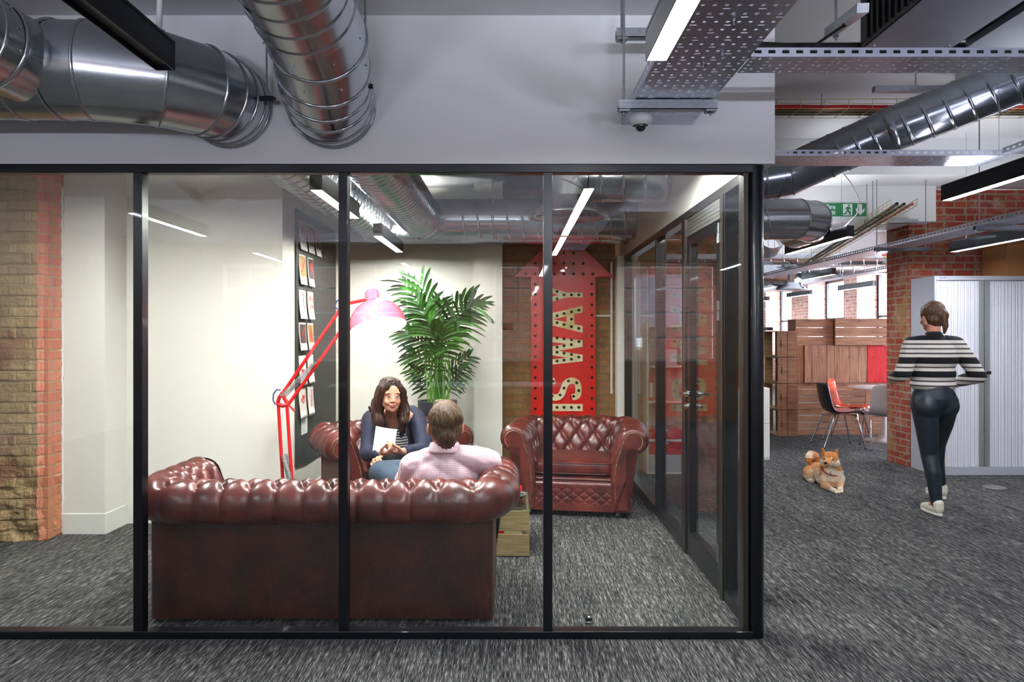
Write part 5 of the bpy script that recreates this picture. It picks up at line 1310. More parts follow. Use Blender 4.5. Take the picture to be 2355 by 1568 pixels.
# open white shelving seen through the side glass
sh_ = thing('open_shelving', 'white open shelf unit holding red boxes, seen through the side glass', 'shelf unit', (1.8, 7.7, 0))
SX0, SX1, SY0, SY1 = 1.402, 1.79, 7.25, 7.58
m = MB().box(SX0, SX0 + 0.02, SY0, SY1, 0, 1.57).box(SX1 - 0.02, SX1, SY0, SY1, 0, 1.57).box(SX0 + 0.02, SX1 - 0.02, SY1 - 0.008, SY1, 0.02, 1.55)
for z in (0.02, 0.36, 0.76, 1.13, 1.55): m.box(SX0 + 0.02, SX1 - 0.02, SY0, SY1 - 0.008, z - 0.02 if z > 0.05 else 0, z)
m.build('carcass', 'skirt', sh_, world=True, bevel=0.002)
def redbox(label, x0, x1, z0, z1, mt='redpaint', y0=SY0 + 0.01, y1=SY1 - 0.04, name='storage_box'):
    t = thing(name, label, 'box', ((x0 + x1) / 2, y0, z0)); MB().box(x0, x1, y0, y1, z0 + 0.001, z1 - 0.03).build('box_body', mt, t, world=True, bevel=0.003)
    MB().box(x0 - 0.003, x1 + 0.003, y0 - 0.003, y1 + 0.003, z1 - 0.03, z1).build('lid', mt, t, world=True, bevel=0.003)
    MB().box((x0 + x1) / 2 - 0.03, (x0 + x1) / 2 + 0.03, y0 - 0.0045, y0 - 0.003, z1 - 0.025, z1 - 0.006).build('paper_label', 'paper', t, world=True); return t
redbox('pale grey box on the lowest white shelf, beneath the red boxes', SX0 + 0.026, SX1 - 0.026, 0.021, 0.20, 'cab')
redbox('red box on the lowest white shelf, on the grey box', SX0 + 0.03, SX1 - 0.03, 0.201, 0.335)
redbox('red box on the second white shelf', SX0 + 0.03, SX1 - 0.03, 0.362, 0.47)
t = thing('binder', 'red binder standing on the third white shelf', 'binder', (1.45, 7.3, 0.762)); MB().box(1.43, 1.47, SY0 + 0.01, SY1 - 0.05, 0.762, 1.05).build('cover', 'redpaint', t, world=True, bevel=0.003)
MB().box(1.435, 1.465, SY0 + 0.008, SY0 + 0.01, 0.80, 0.95).build('spine_label', 'paper', t, world=True)
t = thing('box_file', 'pale box file with a red band standing on the top white shelf', 'box file', (1.7, 7.3, 1.132)); MB().box(1.60, 1.72, SY0 + 0.01, SY1 - 0.05, 1.132, 1.36).build('file_body', 'cab', t, world=True, bevel=0.003)
MB().box(1.598, 1.722, SY0 + 0.008, SY1 - 0.04, 1.30, 1.40).build('red_band', 'redpaint', t, world=True)
lc = thing('low_cabinet', 'low white two-drawer cabinet with red folders on it, beyond the door', 'cabinet', (2.75, 8.2, 0))
MB().box(2.52, 2.98, 8.05, 8.5, 0, 0.835).build('carcass', 'skirt', lc, world=True, bevel=0.004)
for z in (0.03, 0.43): MB().box(2.53, 2.97, 8.035, 8.049, z, z + 0.385).build('drawer', 'skirt', lc, world=True, bevel=0.003)
for k in range(3):
    tag(bx('folder', 'redpaint', 2.56 + k * 0.01, 2.86, 8.08, 8.4, 0.837 + k * 0.052, 0.885 + k * 0.052, 0.003), 'red folder lying on the low white cabinet, %s of three' % ('lowest', 'middle', 'topmost')[k], 'folder')
# desks behind the camera, seen only as faint reflections
dk = thing('desk', 'white desk by the street windows, seen only mirrored in the glass', 'desk', (-1.0, -3.4, 0))
MB().box(-2.6, 0.9, -3.9, -3.1, 0.71, 0.735).build('desk_top', 'skirt', dk, world=True, bevel=0.003)
for x in (-2.5, 0.8):
    for y in (-3.8, -3.2): MB().box(x - 0.02, x + 0.02, y - 0.02, y + 0.02, 0, 0.71).build('leg', 'alu', dk, world=True)
fn = thing('desk_fan', 'white desk fan mirrored beside the lit lamp dome', 'fan', (-1.65, -3.4, 0.737))
MB().lathe((-1.65, -3.4, 0), [(0, 0.737), (0.11, 0.737), (0.11, 0.75), (0.02, 0.77), (0.015, 1.16), (0, 1.16)], 24).build('stand', 'whiteplastic', fn, world=True)
m = MB()
for y in (-3.34, -3.46):
    for r_ in (0.05, 0.10, 0.15, 0.19): m.tube([(-1.65 + r_ * math.cos(k * PI / 12), y + (0.0 if r_ < 0.19 else (-0.0)), 1.30 + r_ * math.sin(k * PI / 12)) for k in range(24)], 0.003, 4, closed=True)
m.build('guard', 'whiteplastic', fn, world=True)
m = MB()
for k in range(3): a_ = k * 2 * PI / 3; m.ell((-1.65 + 0.09 * math.cos(a_), -3.4, 1.30 + 0.09 * math.sin(a_)), (0.08, 0.008, 0.045), Matrix.Rotation(-a_, 3, 'Y'))
m.build('blades', 'cab', fn, world=True)
tl = thing('task_lamp', 'slim jointed desk lamp with a brown metal shade, mirrored left of the arrow sign', 'desk lamp', (-0.42, -3.4, 0.737))
MB().lathe((-0.42, -3.4, 0), [(0, 0.737), (0.09, 0.737), (0.09, 0.755), (0, 0.757)], 24).build('base', 'alu', tl, world=True)
MB().tube([(-0.42, -3.4, 0.75), (-0.46, -3.4, 1.19)], 0.008).build('lower_arm', 'alu', tl, world=True); MB().tube([(-0.46, -3.4, 1.19), (-0.12, -3.4, 1.62)], 0.008).build('upper_arm', 'alu', tl, world=True)
MB().lathe((-0.06, -3.4, 1.52), [(0.10, 0), (0.06, 0.10), (0.03, 0.11), (0, 0.11)], 24).build('shade', P_('bronze_shade', (120, 84, 56), 0.35, metal=0.7), tl, world=True, solid=0.002)
# ================================================================== PEOPLE AND THE DOG
def V(*a): return Vector(a)
def blob(name, prims, voxel, smooth, mats, parent, post=None, color=None):
    m = MB()
    for p in prims:
        if p[0] == 'c':
            _, a_, ra, b_, rb = p; a_, b_ = Vector(a_), Vector(b_)
            if (b_ - a_).length > 1e-4: m.cyl(a_, b_, ra, rb, n=18)
            m.ell(a_, ra, nu=16, nv=10); m.ell(b_, rb, nu=16, nv=10)
        else: m.ell(p[1], p[2], p[3] if len(p) > 3 else None, nu=24, nv=16)
    inv = mat_of(parent).inverted()
    me = bpy.data.meshes.new('tmp'); me.from_pydata([tuple(inv @ Vector(v)) for v in m.v], [], m.f)
    o = bpy.data.objects.new('tmp', me); COL.objects.link(o)
    md = o.modifiers.new('r', 'REMESH'); md.mode = 'VOXEL'; md.voxel_size = voxel; md.use_smooth_shade = True
    ms = o.modifiers.new('s', 'SMOOTH'); ms.factor = 0.5; ms.iterations = smooth
    dg_ = bpy.context.evaluated_depsgraph_get(); dg_.update()
    nm = bpy.data.meshes.new_from_object(o.evaluated_get(dg_)); bpy.data.objects.remove(o); bpy.data.meshes.remove(me)
    n = len(nm.vertices); co = np.empty(n * 3, dtype=np.float32); nm.vertices.foreach_get('co', co); co = co.reshape(-1, 3)
    base = mat_of(parent).translation
    if post:
        no = np.empty(n * 3, dtype=np.float32); nm.vertices.foreach_get('normal', no); no = no.reshape(-1, 3)
        for i in range(n):
            d = post(Vector(co[i]) + base, Vector(no[i])); co[i] += np.array(d, dtype=np.float32)
        nm.vertices.foreach_set('co', co.ravel()); nm.update()
    if color:
        at_ = nm.color_attributes.new('fur', 'FLOAT_COLOR', 'POINT'); buf = []
        for i in range(n): buf += color(Vector(co[i]) + base)
        at_.data.foreach_set('color', buf)
    nm.materials.clear(); mats = mats if isinstance(mats, (list, tuple)) else [mats]
    for q in mats: nm.materials.append(M[q] if isinstance(q, str) else q)
    nm.polygons.foreach_set('use_smooth', [True] * len(nm.polygons))
    ob = bpy.data.objects.new(name, nm); COL.objects.link(ob); ob.parent = parent; return ob
def basis(fwd, up=(0, 0, 1)):
    f = Vector(fwd).normalized(); x = f.cross(Vector(up)).normalized(); u = x.cross(f); return Matrix((x, f, u)).transposed()
def head_prims(c, R, s=1.0):
    T = lambda x, y, z: Vector(c) + R @ (Vector((x, y, z)) * s)
    e = lambda p, r: ('e', T(*p), tuple(q * s for q in r), R)
    k = lambda p, a_, q, b_: ('c', T(*p), a_ * s, T(*q), b_ * s)
    P = [e((0, -0.012, 0.03), (0.073, 0.092, 0.085)), e((0, 0.022, -0.02), (0.062, 0.066, 0.088)), e((0, 0.038, -0.078), (0.043, 0.042, 0.036)),
         e((0, 0.066, -0.098), (0.020, 0.016, 0.015)), k((0, 0.086, 0.014), 0.007, (0, 0.104, -0.024), 0.0105), e((0.011, 0.092, -0.029), (0.008, 0.009, 0.007)), e((-0.011, 0.092, -0.029), (0.008, 0.009, 0.007)),
         e((0, 0.084, -0.060), (0.024, 0.010, 0.012)), k((-0.046, 0.066, 0.028), 0.010, (0.046, 0.066, 0.028), 0.010)]
    for sx_ in (-1, 1):
        P += [e((sx_ * 0.037, 0.060, -0.035), (0.024, 0.020, 0.024)), e((sx_ * 0.075, -0.004, -0.012), (0.010, 0.018, 0.030)), k((sx_ * 0.05, 0.0, -0.05), 0.026, (sx_ * 0.02, 0.045, -0.085), 0.024)]
    return P, T
def hand(w, d, nrm, side, curl=(25, 35, 25), spread=6, tc=25, s=1.0):
    """prims of a hand with five fingers; d along the fingers, nrm the palm side, side=+1 puts the thumb on +x of (d x nrm)"""
    d = Vector(d).normalized(); n = Vector(nrm); n = (n - d * n.dot(d)).normalized(); x = d.cross(n).normalized() * side; w = Vector(w); P = []
    P.append(('c', w, 0.024 * s, w + d * 0.035 * s, 0.022 * s))
    offs = (0.030, 0.010, -0.011, -0.030); Ls = (0.040, 0.045, 0.041, 0.031)
    for i, (o, L) in enumerate(zip(offs, Ls)):
        kn_ = w + d * (0.088 - 0.004 * abs(i - 1)) * s + x * o * s
        P.append(('c', w + d * 0.02 * s + x * o * 0.6 * s, 0.0125 * s, kn_, 0.0105 * s))
        an = 0.0; dd = (d + x * math.tan(math.radians(spread * (1.5 - i) / 1.5))).normalized(); p = kn_
        for j, f in enumerate((1.0, 0.62, 0.5)):
            an += math.radians(curl[j] + 3 * i); v = dd * math.cos(an) + n * math.sin(an); q = p + v * L * f * s
            P.append(('c', p, (0.0095 - 0.0009 * j) * s, q, (0.0086 - 0.0009 * j) * s)); p = q
    t0 = w + d * 0.022 * s + x * 0.022 * s; v = (d * 0.62 + x * 0.62 + n * math.sin(math.radians(tc))).normalized(); t1 = t0 + v * 0.042 * s
    v2 = (d * 0.85 + x * 0.15 + n * 0.45).normalized(); t2 = t1 + v2 * 0.032 * s; t3 = t2 + (v2 + n * 0.3).normalized() * 0.024 * s
    P += [('c', t0, 0.015 * s, t1, 0.0115 * s), ('c', t1, 0.0108 * s, t2, 0.0095 * s), ('c', t2, 0.0094 * s, t3, 0.0078 * s)]
    return P
def limb(*pr): return [('c', pr[i][0], pr[i][1], pr[i + 1][0], pr[i + 1][1]) for i in range(len(pr) - 1)]
def skin(name, c):
    t = NT(name); nz = t.noise(t.obj(), 18, 3); col = lin(c); a_ = tuple(x * 0.86 for x in col[:3]) + (1,)
    t.set(color=t.ramp(nz, [(0.3, a_), (0.7, col)]), rough=0.5, spec=0.35); t.b.inputs['Subsurface Weight'].default_value = 0.12; t.b.inputs['Subsurface Scale'].default_value = 0.01
    return t.m
skw, skm = skin('fair_warm_skin', (222, 158, 132)), skin('fair_skin', (214, 150, 122))
def hairmat(name, a_, b_, c_):
    t = NT(name); f = t.noise(t.obj((60, 60, 5)), 2.5, 4, 0.6); t.set(color=t.ramp(f, [(0.3, lin(a_)), (0.5, lin(b_)), (0.72, lin(c_))]), rough=0.42, spec=0.4)
    t.bump(f, 0.7, 0.006); return t.m
navy = P_('navy_wool', (20, 25, 52), 0.75, bump=0.3, bs=90); blackc = P_('black_cloth', (16, 16, 20), 0.8)
st = NT('white_navy_striped_jersey'); wv = st.n('ShaderNodeTexWave', bands_direction='Z'); wv.inputs['Scale'].default_value = 16; st.l(st.obj(), wv.inputs['Vector'])
st.set(color=st.ramp(wv.outputs['Fac'], [(0.0, lin((28, 28, 40))), (0.34, lin((28, 28, 40))), (0.40, lin((232, 228, 226))), (1.0, lin((232, 228, 226)))]), rough=0.8)
white_eye = P_('eye_white', (225, 222, 218), 0.2); iris = P_('dark_brown_iris', (40, 26, 18), 0.15); lip = P_('rose_lips', (186, 82, 82), 0.4); browm = P_('brown_brow', (62, 40, 30), 0.8)

def face_parts(root, T, hair_c=browm, s=1.0):
    for sx_ in (-1, 1):
        MB().ell(T(sx_ * 0.031, 0.0785, 0.004), (0.0125 * s, 0.0085 * s, 0.0062 * s), nu=16, nv=12).build('eye', white_eye, root, world=True)
        MB().ell(T(sx_ * 0.031, 0.0842, 0.004), (0.0052 * s, 0.0038 * s, 0.0052 * s), nu=12, nv=8).build('iris', iris, root, world=True)
        MB().tube([T(sx_ * 0.031 + q, 0.0885 - abs(q) * 0.35, 0.0105 - abs(q) * 0.3) for q in (-0.014, -0.007, 0, 0.007, 0.014)], 0.0016, 6).build('eyelash', blackc, root, world=True)
        MB().tube([T(sx_ * (0.015 + k * 0.009), 0.089 - k * 0.0045, 0.027 + 0.003 * math.sin(k * 0.9)) for k in range(5)], [0.0022, 0.003, 0.003, 0.0024, 0.0014], 6).build('eyebrow', hair_c, root, world=True)
    MB().tube([T(q, 0.0955 - abs(q) * 0.35, -0.0565 + 0.002 * math.cos(q * 200)) for q in (-0.022, -0.012, 0, 0.012, 0.022)], [0.002, 0.0042, 0.0046, 0.0042, 0.002], 8)\
        .tube([T(q, 0.094 - abs(q) * 0.4, -0.0655) for q in (-0.018, -0.009, 0, 0.009, 0.018)], [0.002, 0.0050, 0.0058, 0.0050, 0.002], 8).build('lips', lip, root, world=True)

# ---- the woman in the corner armchair
wl = thing('person', 'dark-haired woman in a navy jacket and striped top sitting forward in the corner armchair', 'person', (-0.97, 5.45, 0.45))
hc = V(-0.868, 4.975, 1.018); RH = basis((0.36, -0.93, -0.10))
HP, T = head_prims(hc, RH, 0.96)
sh_r, sh_l = V(-1.045, 5.13, 0.835), V(-0.705, 5.17, 0.835)
el_r, wr_r = V(-1.03, 4.99, 0.60), V(-0.905, 4.80, 0.635)
el_l, wr_l = V(-0.62, 5.00, 0.62), V(-0.755, 4.81, 0.645)
nb = V(-0.872, 5.12, 0.865)
hip_r, hip_l = V(-1.08, 5.50, 0.55), V(-0.88, 5.58, 0.55)
kn_r, kn_l = V(-0.90, 5.08, 0.555), V(-0.775, 5.16, 0.555)
body = HP + limb((hc + V(0, 0.035, -0.07), 0.048), (nb, 0.056)) + limb((nb, 0.062), (V(-0.875, 5.20, 0.74), 0.105), (V(-0.90, 5.36, 0.60), 0.115), (V(-0.98, 5.52, 0.545), 0.125))
body += limb((nb, 0.05), (sh_r, 0.050), (el_r, 0.037), (wr_r, 0.025)) + limb((nb, 0.05), (sh_l, 0.050), (el_l, 0.037), (wr_l, 0.025))
body += hand(wr_r, (0.80, -0.50, 0.10), (0.25, 0.2, 0.9), 1, (38, 48, 30), 5, 35, 0.95) + hand(wr_l, (-0.82, -0.45, 0.05), (-0.1, 0.2, 0.9), -1, (34, 44, 28), 5, 30, 0.95)
body += limb((hip_r, 0.085), (kn_r, 0.055), (V(-0.88, 5.14, 0.10), 0.035), (V(-0.86, 5.00 + 0.10, 0.065), 0.03)) + limb((hip_l, 0.085), (kn_l, 0.055), (V(-0.76, 5.22, 0.10), 0.035))
blob('body', body, 0.0042, 3, skw, wl)
face_parts(wl, T, s=0.96)
jk = limb((V(-0.945, 5.19, 0.865), 0.050), (V(-0.99, 5.17, 0.855), 0.066), (V(-1.04, 5.14, 0.825), 0.070), (el_r + V(-0.005, 0, 0), 0.058), (wr_r + V(-0.03, 0.02, -0.005), 0.040))
jk += limb((V(-0.805, 5.20, 0.868), 0.050), (V(-0.755, 5.19, 0.858), 0.068), (V(-0.71, 5.17, 0.825), 0.070), (el_l, 0.058), (wr_l + V(0.03, 0.03, 0), 0.040))
jk += [('e', V(-0.98, 5.25, 0.71), (0.10, 0.12, 0.16)), ('e', V(-0.78, 5.27, 0.71), (0.10, 0.12, 0.16)), ('e', V(-0.88, 5.33, 0.72), (0.17, 0.09, 0.15)), ('e', V(-0.90, 5.42, 0.60), (0.18, 0.13, 0.12))]
blob('jacket', jk, 0.007, 3, navy, wl, post=lambda p, n: n * (0.006 * noise.noise(p * 16)))
for sx_, pts in ((-1, [V(-0.94, 5.10, 0.885), V(-0.945, 5.06, 0.83), V(-0.93, 5.08, 0.74), V(-0.895, 5.12, 0.665)]), (1, [V(-0.80, 5.12, 0.885), V(-0.79, 5.08, 0.83), V(-0.80, 5.10, 0.74), V(-0.845, 5.13, 0.665)])):
    MB().tube(pts, [0.012, 0.022, 0.020, 0.010], 10).build('lapel', navy, wl, world=True)
blob('striped_top', [('e', V(-0.868, 5.19, 0.73), (0.085, 0.108, 0.125)), ('c', V(-0.868, 5.165, 0.80), 0.058, V(-0.870, 5.185, 0.66), 0.105)], 0.006, 3, st.m, wl)
blob('trousers', [('e', V(-0.97, 5.50, 0.565), (0.19, 0.15, 0.105))] + limb((hip_r, 0.10), (kn_r, 0.070), (V(-0.88, 5.14, 0.12), 0.052)) + limb((hip_l, 0.10), (kn_l, 0.070), (V(-0.76, 5.22, 0.12), 0.052)), 0.008, 3, blackc, wl)
for p in (V(-0.87, 5.12, 0.04), V(-0.75, 5.20, 0.04)):
    blob('shoe', limb((p, 0.036), (p + V(0.03, -0.12, -0.008), 0.030)), 0.006, 3, blackc, wl)
hr = hairmat('dark_brown_hair', (18, 10, 9), (42, 22, 16), (80, 44, 28))
def HT(x, y, z): return hc + RH @ (Vector((x, y, z)) * 0.96)
hp = [('e', HT(0, -0.028, 0.045), (0.090, 0.094, 0.088), RH)]
for sx_ in (-1, 1):
    hp += limb((HT(sx_ * 0.03, 0.055, 0.105), 0.022), (HT(sx_ * 0.066, 0.045, 0.07), 0.026), (HT(sx_ * 0.083, 0.02, 0.01), 0.028), (HT(sx_ * 0.092, 0.0, -0.06), 0.034), (HT(sx_ * 0.105, 0.005, -0.13), 0.040), (HT(sx_ * 0.098, 0.03, -0.20), 0.036), (HT(sx_ * 0.08, 0.04, -0.25), 0.016))
    hp += limb((HT(sx_ * 0.05, -0.07, 0.02), 0.05), (HT(sx_ * 0.085, -0.05, -0.09), 0.05), (HT(sx_ * 0.10, -0.03, -0.19), 0.034))
hp += limb((HT(0.085, -0.02, -0.08), 0.03), (HT(0.135, -0.03, -0.115), 0.022), (HT(0.155, -0.02, -0.09), 0.012))
def wavy(p, n):
    q = p - hc; return n * (0.011 * noise.noise(Vector((p.x * 26, p.y * 26, p.z * 16))) + 0.007 * noise.noise(Vector((p.x * 90, p.y * 90, p.z * 12))))
blob('hair', hp, 0.005, 3, hr, wl, post=wavy)
MB().grid(lambda u, v: V(-0.905, 4.775, 0.655) + V(-0.02, -0.03, 0.01) + V(0.17 * (u - 0.5), 0.03 * math.sin(u * 3) + 0.05 * v, 0.21 * v - 0.0), 8, 8)
pp = MB(); pp.grid(lambda u, v: V(-0.965 + 0.15 * u + 0.015 * v, 4.80 - 0.03 * math.sin(u * 2.6) + 0.05 * v, 0.645 + 0.17 * v - 0.02 * u), 10, 10)
tag(pp.build('paper_sheet', 'paper', solid=0.0012), 'white sheet of paper held up in front of the dark-haired woman', 'paper')

# ---- the man on the sofa, seen from behind
mn = thing('person', 'brown-haired man in a pink checked shirt seen from behind on the sofa', 'person', (-0.42, 4.0, 0.45))
hc = V(-0.374, 3.88, 0.945); RH = basis((-0.22, 0.97, 0.0))
HP, T = head_prims(hc, RH, 1.06)
HP += [('e', T(sx_ * 0.089, -0.006, -0.016), (0.010, 0.020, 0.033), RH) for sx_ in (-1, 1)]
sh_l, sh_r = V(-0.545, 3.90, 0.715), V(-0.215, 3.89, 0.755); nb = V(-0.378, 3.885, 0.80)
el_l, wr_l = V(-0.645, 4.10, 0.56), V(-0.775, 4.27, 0.600); el_r, wr_r = V(-0.125, 3.90, 0.735), V(-0.30, 4.11, 0.70)
hp_l, hp_r = V(-0.50, 4.00, 0.52), V(-0.33, 4.00, 0.52); k_l, k_r = V(-0.800, 4.25, 0.605), V(-0.28, 4.42, 0.53)
body = HP + limb((hc + V(0.01, -0.015, -0.05), 0.062), (nb, 0.062)) + limb((nb, 0.07), (V(-0.39, 3.91, 0.68), 0.125), (V(-0.42, 3.99, 0.54), 0.13))
body += limb((nb, 0.06), (sh_l, 0.058), (el_l, 0.043), (wr_l, 0.030)) + limb((nb, 0.06), (sh_r, 0.058), (el_r, 0.043), (wr_r, 0.030))
body += hand(wr_l, (-0.55, 0.35, 0.45), (0.5, 0.5, -0.3), 1, (20, 30, 20), 7, 30, 1.05) + hand(wr_r, (-0.93, 0.28, 0.12), (0.1, 0.2, -0.9), -1, (15, 25, 20), 8, 25, 1.05)
body += limb((hp_l, 0.09), (k_l, 0.062), (V(-0.40, 4.41, 0.625), 0.042), (V(-0.30, 4.44, 0.66), 0.035)) + limb((hp_r, 0.09), (k_r, 0.06), (V(-0.27, 4.43, 0.12), 0.042), (V(-0.27, 4.46, 0.06), 0.035))
blob('body', body, 0.0045, 3, skm, mn)
face_parts(mn, T, s=1.06)
ck = NT('pink_white_gingham'); tc = ck.n('ShaderNodeTexCoord'); spx_ = ck.n('ShaderNodeSeparateXYZ'); ck.l(tc.outputs['Object'], spx_.inputs[0])
def band(o_):
    f = ck.math('FRACT', ck.math('MULTIPLY', o_, 110.0)); return ck.math('GREATER_THAN', f, 0.5)
sm_ = ck.math('ADD', band(ck.math('ADD', spx_.outputs[0], ck.math('MULTIPLY', spx_.outputs[1], 0.25))), band(spx_.outputs[2]))
ck.set(color=ck.ramp(ck.math('MULTIPLY', sm_, 0.5), [(0.0, lin((240, 232, 238))), (0.49, lin((240, 232, 238))), (0.5, lin((228, 196, 208))), (0.9, lin((228, 196, 208))), (1.0, lin((206, 138, 158)))]), rough=0.8)
ck.t.nodes['Principled BSDF'].inputs['Sheen Weight'].default_value = 0.2
for nd in ck.t.nodes:
    if nd.type == 'VALTORGB': nd.color_ramp.interpolation = 'CONSTANT'
shp = limb((V(-0.43, 3.885, 0.765), 0.068), (sh_l, 0.080), (el_l, 0.062), (wr_l + V(0.05, -0.05, -0.01), 0.046)) + limb((V(-0.32, 3.885, 0.775), 0.068), (sh_r, 0.080), (el_r, 0.068), (wr_r + V(0.05, -0.06, 0.0), 0.048))
shp += [('e', V(-0.385, 3.90, 0.67), (0.205, 0.125, 0.13)), ('e', V(-0.40, 3.93, 0.58), (0.19, 0.135, 0.15)), ('c', V(-0.378, 3.885, 0.775), 0.078, V(-0.38, 3.89, 0.70), 0.11)]
def fold(p, n): return n * (0.008 * noise.noise(Vector((p.x * 9 + p.z * 14, p.y * 8, p.z * 5 - p.x * 6))) + 0.003 * noise.noise(p * 40))
blob('shirt', shp, 0.006, 3, ck.m, mn, post=fold)
m = MB(); cn = V(-0.377, 3.882, 0)                       # standing collar, turned down
def col_(u, v):
    a_ = PI * 0.5 + 2 * PI * u; r_ = 0.080 - 0.004 * math.cos(a_ * 2); zz = 0.812 + 0.020 * (1 - math.sin(a_)) * 0.3
    if v < 0.5: rr_, z = r_ - 0.004 + 0.006 * v, zz + 0.030 * (v * 2)
    else: rr_, z = r_ + 0.002 + 0.016 * (v - 0.5) * 2, zz + 0.030 - 0.048 * (v - 0.5) * 2
    return cn + V(rr_ * math.cos(a_) * 1.0, rr_ * math.sin(a_) * 0.95, z)
m.grid(col_, 48, 10).build('collar', ck.m, mn, world=True, solid=0.003)
jn = P_('blue_denim', (42, 58, 76), 0.8, var=0.2, vs=12, bump=0.3, bs=200)
blob('jeans', [('e', V(-0.42, 3.99, 0.53), (0.19, 0.14, 0.105))] + limb((hp_l, 0.100), (k_l, 0.078), (V(-0.42, 4.40, 0.62), 0.056)) + limb((hp_r, 0.100), (k_r, 0.074), (V(-0.27, 4.43, 0.14), 0.056)), 0.008, 3, jn, mn)
blob('shoe', limb((V(-0.33, 4.44, 0.62), 0.040), (V(-0.27, 4.45, 0.72), 0.034)), 0.006, 2, blackc, mn); blob('shoe', limb((V(-0.27, 4.45, 0.042), 0.040), (V(-0.28, 4.49, 0.036), 0.034)), 0.006, 2, blackc, mn)
hr2 = hairmat('short_brown_hair', (42, 30, 20), (78, 58, 38), (116, 90, 60))
def HT(x, y, z): return hc + RH @ (Vector((x, y, z)) * 1.06)
hp = [('e', HT(0, -0.022, 0.040), (0.097, 0.104, 0.096), RH), ('e', HT(0, -0.045, -0.01), (0.088, 0.070, 0.085), RH), ('c', HT(0, -0.055, -0.04), 0.068, HT(0, -0.045, -0.085), 0.050), ('c', HT(-0.03, 0.04, 0.10), 0.035, HT(0.03, 0.045, 0.10), 0.035)]
def tuf(p, n):
    q = RH.inverted() @ (p - hc); a_ = math.atan2(q.x, q.y + 0.02)
    return n * (0.006 * noise.noise(Vector((a_ * 7, q.z * 22, 0))) + 0.003 * noise.noise(Vector((q.x * 120 + q.z * 30, q.y * 120, q.z * 22))))
blob('hair', hp, 0.0045, 2, hr2, mn, post=tuf)

# ---- the woman walking away past the metal cabinet
wk = thing('person', 'woman in a striped jumper and dark leggings walking away past the metal cabinet', 'person', (3.42, 5.6, 0))
O = V(3.405, 5.62, 0)
hc = O + V(0.0, 0.03, 1.595); RH = basis((-0.15, 0.98, -0.12))
HP, T = head_prims(hc, RH, 0.95)
nb = O + V(0, 0.0, 1.42); s_l, s_r = O + V(-0.175, 0.0, 1.365), O + V(0.185, 0.0, 1.365)
e_l, w_l = O + V(-0.285, -0.06, 1.135), O + V(-0.255, 0.16, 1.10); e_r, w_r = O + V(0.315, -0.07, 1.12), O + V(0.225, 0.13, 1.06)
h_l, h_r = O + V(-0.075, 0, 0.90), O + V(0.085, 0.0, 0.90)
k_l, a_l = O + V(-0.025, 0.02, 0.485), O + V(0.010, -0.02, 0.10)
k_r, a_r = O + V(0.18, 0.25, 0.53), O + V(0.29, 0.38, 0.145)
body = HP + limb((hc + V(0, -0.03, -0.06), 0.048), (nb, 0.05)) + limb((nb, 0.06), (O + V(0, 0.01, 1.28), 0.115), (O + V(0, 0.02, 1.08), 0.10), (O + V(0, 0, 0.93), 0.125))
body += limb((nb, 0.05), (s_l, 0.048), (e_l, 0.036), (w_l, 0.024)) + limb((nb, 0.05), (s_r, 0.048), (e_r, 0.036), (w_r, 0.024))
body += hand(w_l, (0.35, 0.9, -0.1), (0.8, -0.2, -0.3), 1, (30, 40, 25), 5, 25, 0.95) + hand(w_r, (-0.35, 0.85, -0.25), (-0.8, -0.2, -0.2), -1, (30, 40, 25), 5, 25, 0.95)
body += limb((h_l, 0.09), (k_l, 0.055), (a_l, 0.036), (a_l + V(0, 0.10, -0.06), 0.026)) + limb((h_r, 0.09), (k_r, 0.055), (a_r, 0.036), (a_r + V(0, 0.11, -0.05), 0.026))
blob('body', body, 0.0045, 3, skw, wk); face_parts(wk, T, s=0.95)
js = NT('cream_jumper_dark_stripes'); tc = js.n('ShaderNodeTexCoord'); s3 = js.n('ShaderNodeSeparateXYZ'); js.l(tc.outputs['Object'], s3.inputs[0])
fr_ = js.math('FRACT', js.math('MULTIPLY', s3.outputs[2], 27.0)); thin = js.math('LESS_THAN', fr_, 0.34)
def bandz(a_, b_): return js.math('MULTIPLY', js.math('GREATER_THAN', s3.outputs[2], a_), js.math('LESS_THAN', s3.outputs[2], b_))
thick = js.math('ADD', bandz(1.220, 1.272), bandz(1.112, 1.160)); gray = js.math('GREATER_THAN', s3.outputs[2], 1.408)
c1 = js.mix(thin, lin((214, 208, 200)), lin((78, 72, 74))); js.set(color=js.mix(js.math('MINIMUM', js.math('ADD', thick, gray), 1.0), c1, lin((12, 12, 18))), rough=0.9); js.bump(js.noise(js.obj(), 160, 2), 0.4, 0.004)
jp = limb((O + V(-0.09, 0, 1.385), 0.066), (s_l, 0.070), (e_l, 0.060), (w_l + V(0, -0.03, 0), 0.042)) + limb((O + V(0.09, 0, 1.385), 0.066), (s_r, 0.070), (e_r, 0.060), (w_r + V(0.01, -0.03, 0), 0.042))
jp += [('e', O + V(0, 0.005, 1.27), (0.195, 0.125, 0.16)), ('e', O + V(0, 0.01, 1.14), (0.175, 0.125, 0.14)), ('c', O + V(0, 0, 1.425), 0.074, O + V(0, 0, 1.36), 0.10), ('e', O + V(0, 0.0, 1.385), (0.15, 0.08, 0.045)), ('e', O + V(0, 0.01, 1.05), (0.178, 0.130, 0.07))]
blob('jumper', jp, 0.007, 3, js.m, wk, post=lambda p, n: n * (0.006 * noise.noise(Vector((p.x * 8, p.y * 8, p.z * 14)))))
lg = P_('blue_black_leggings', (30, 38, 50), 0.45, spec=0.6)
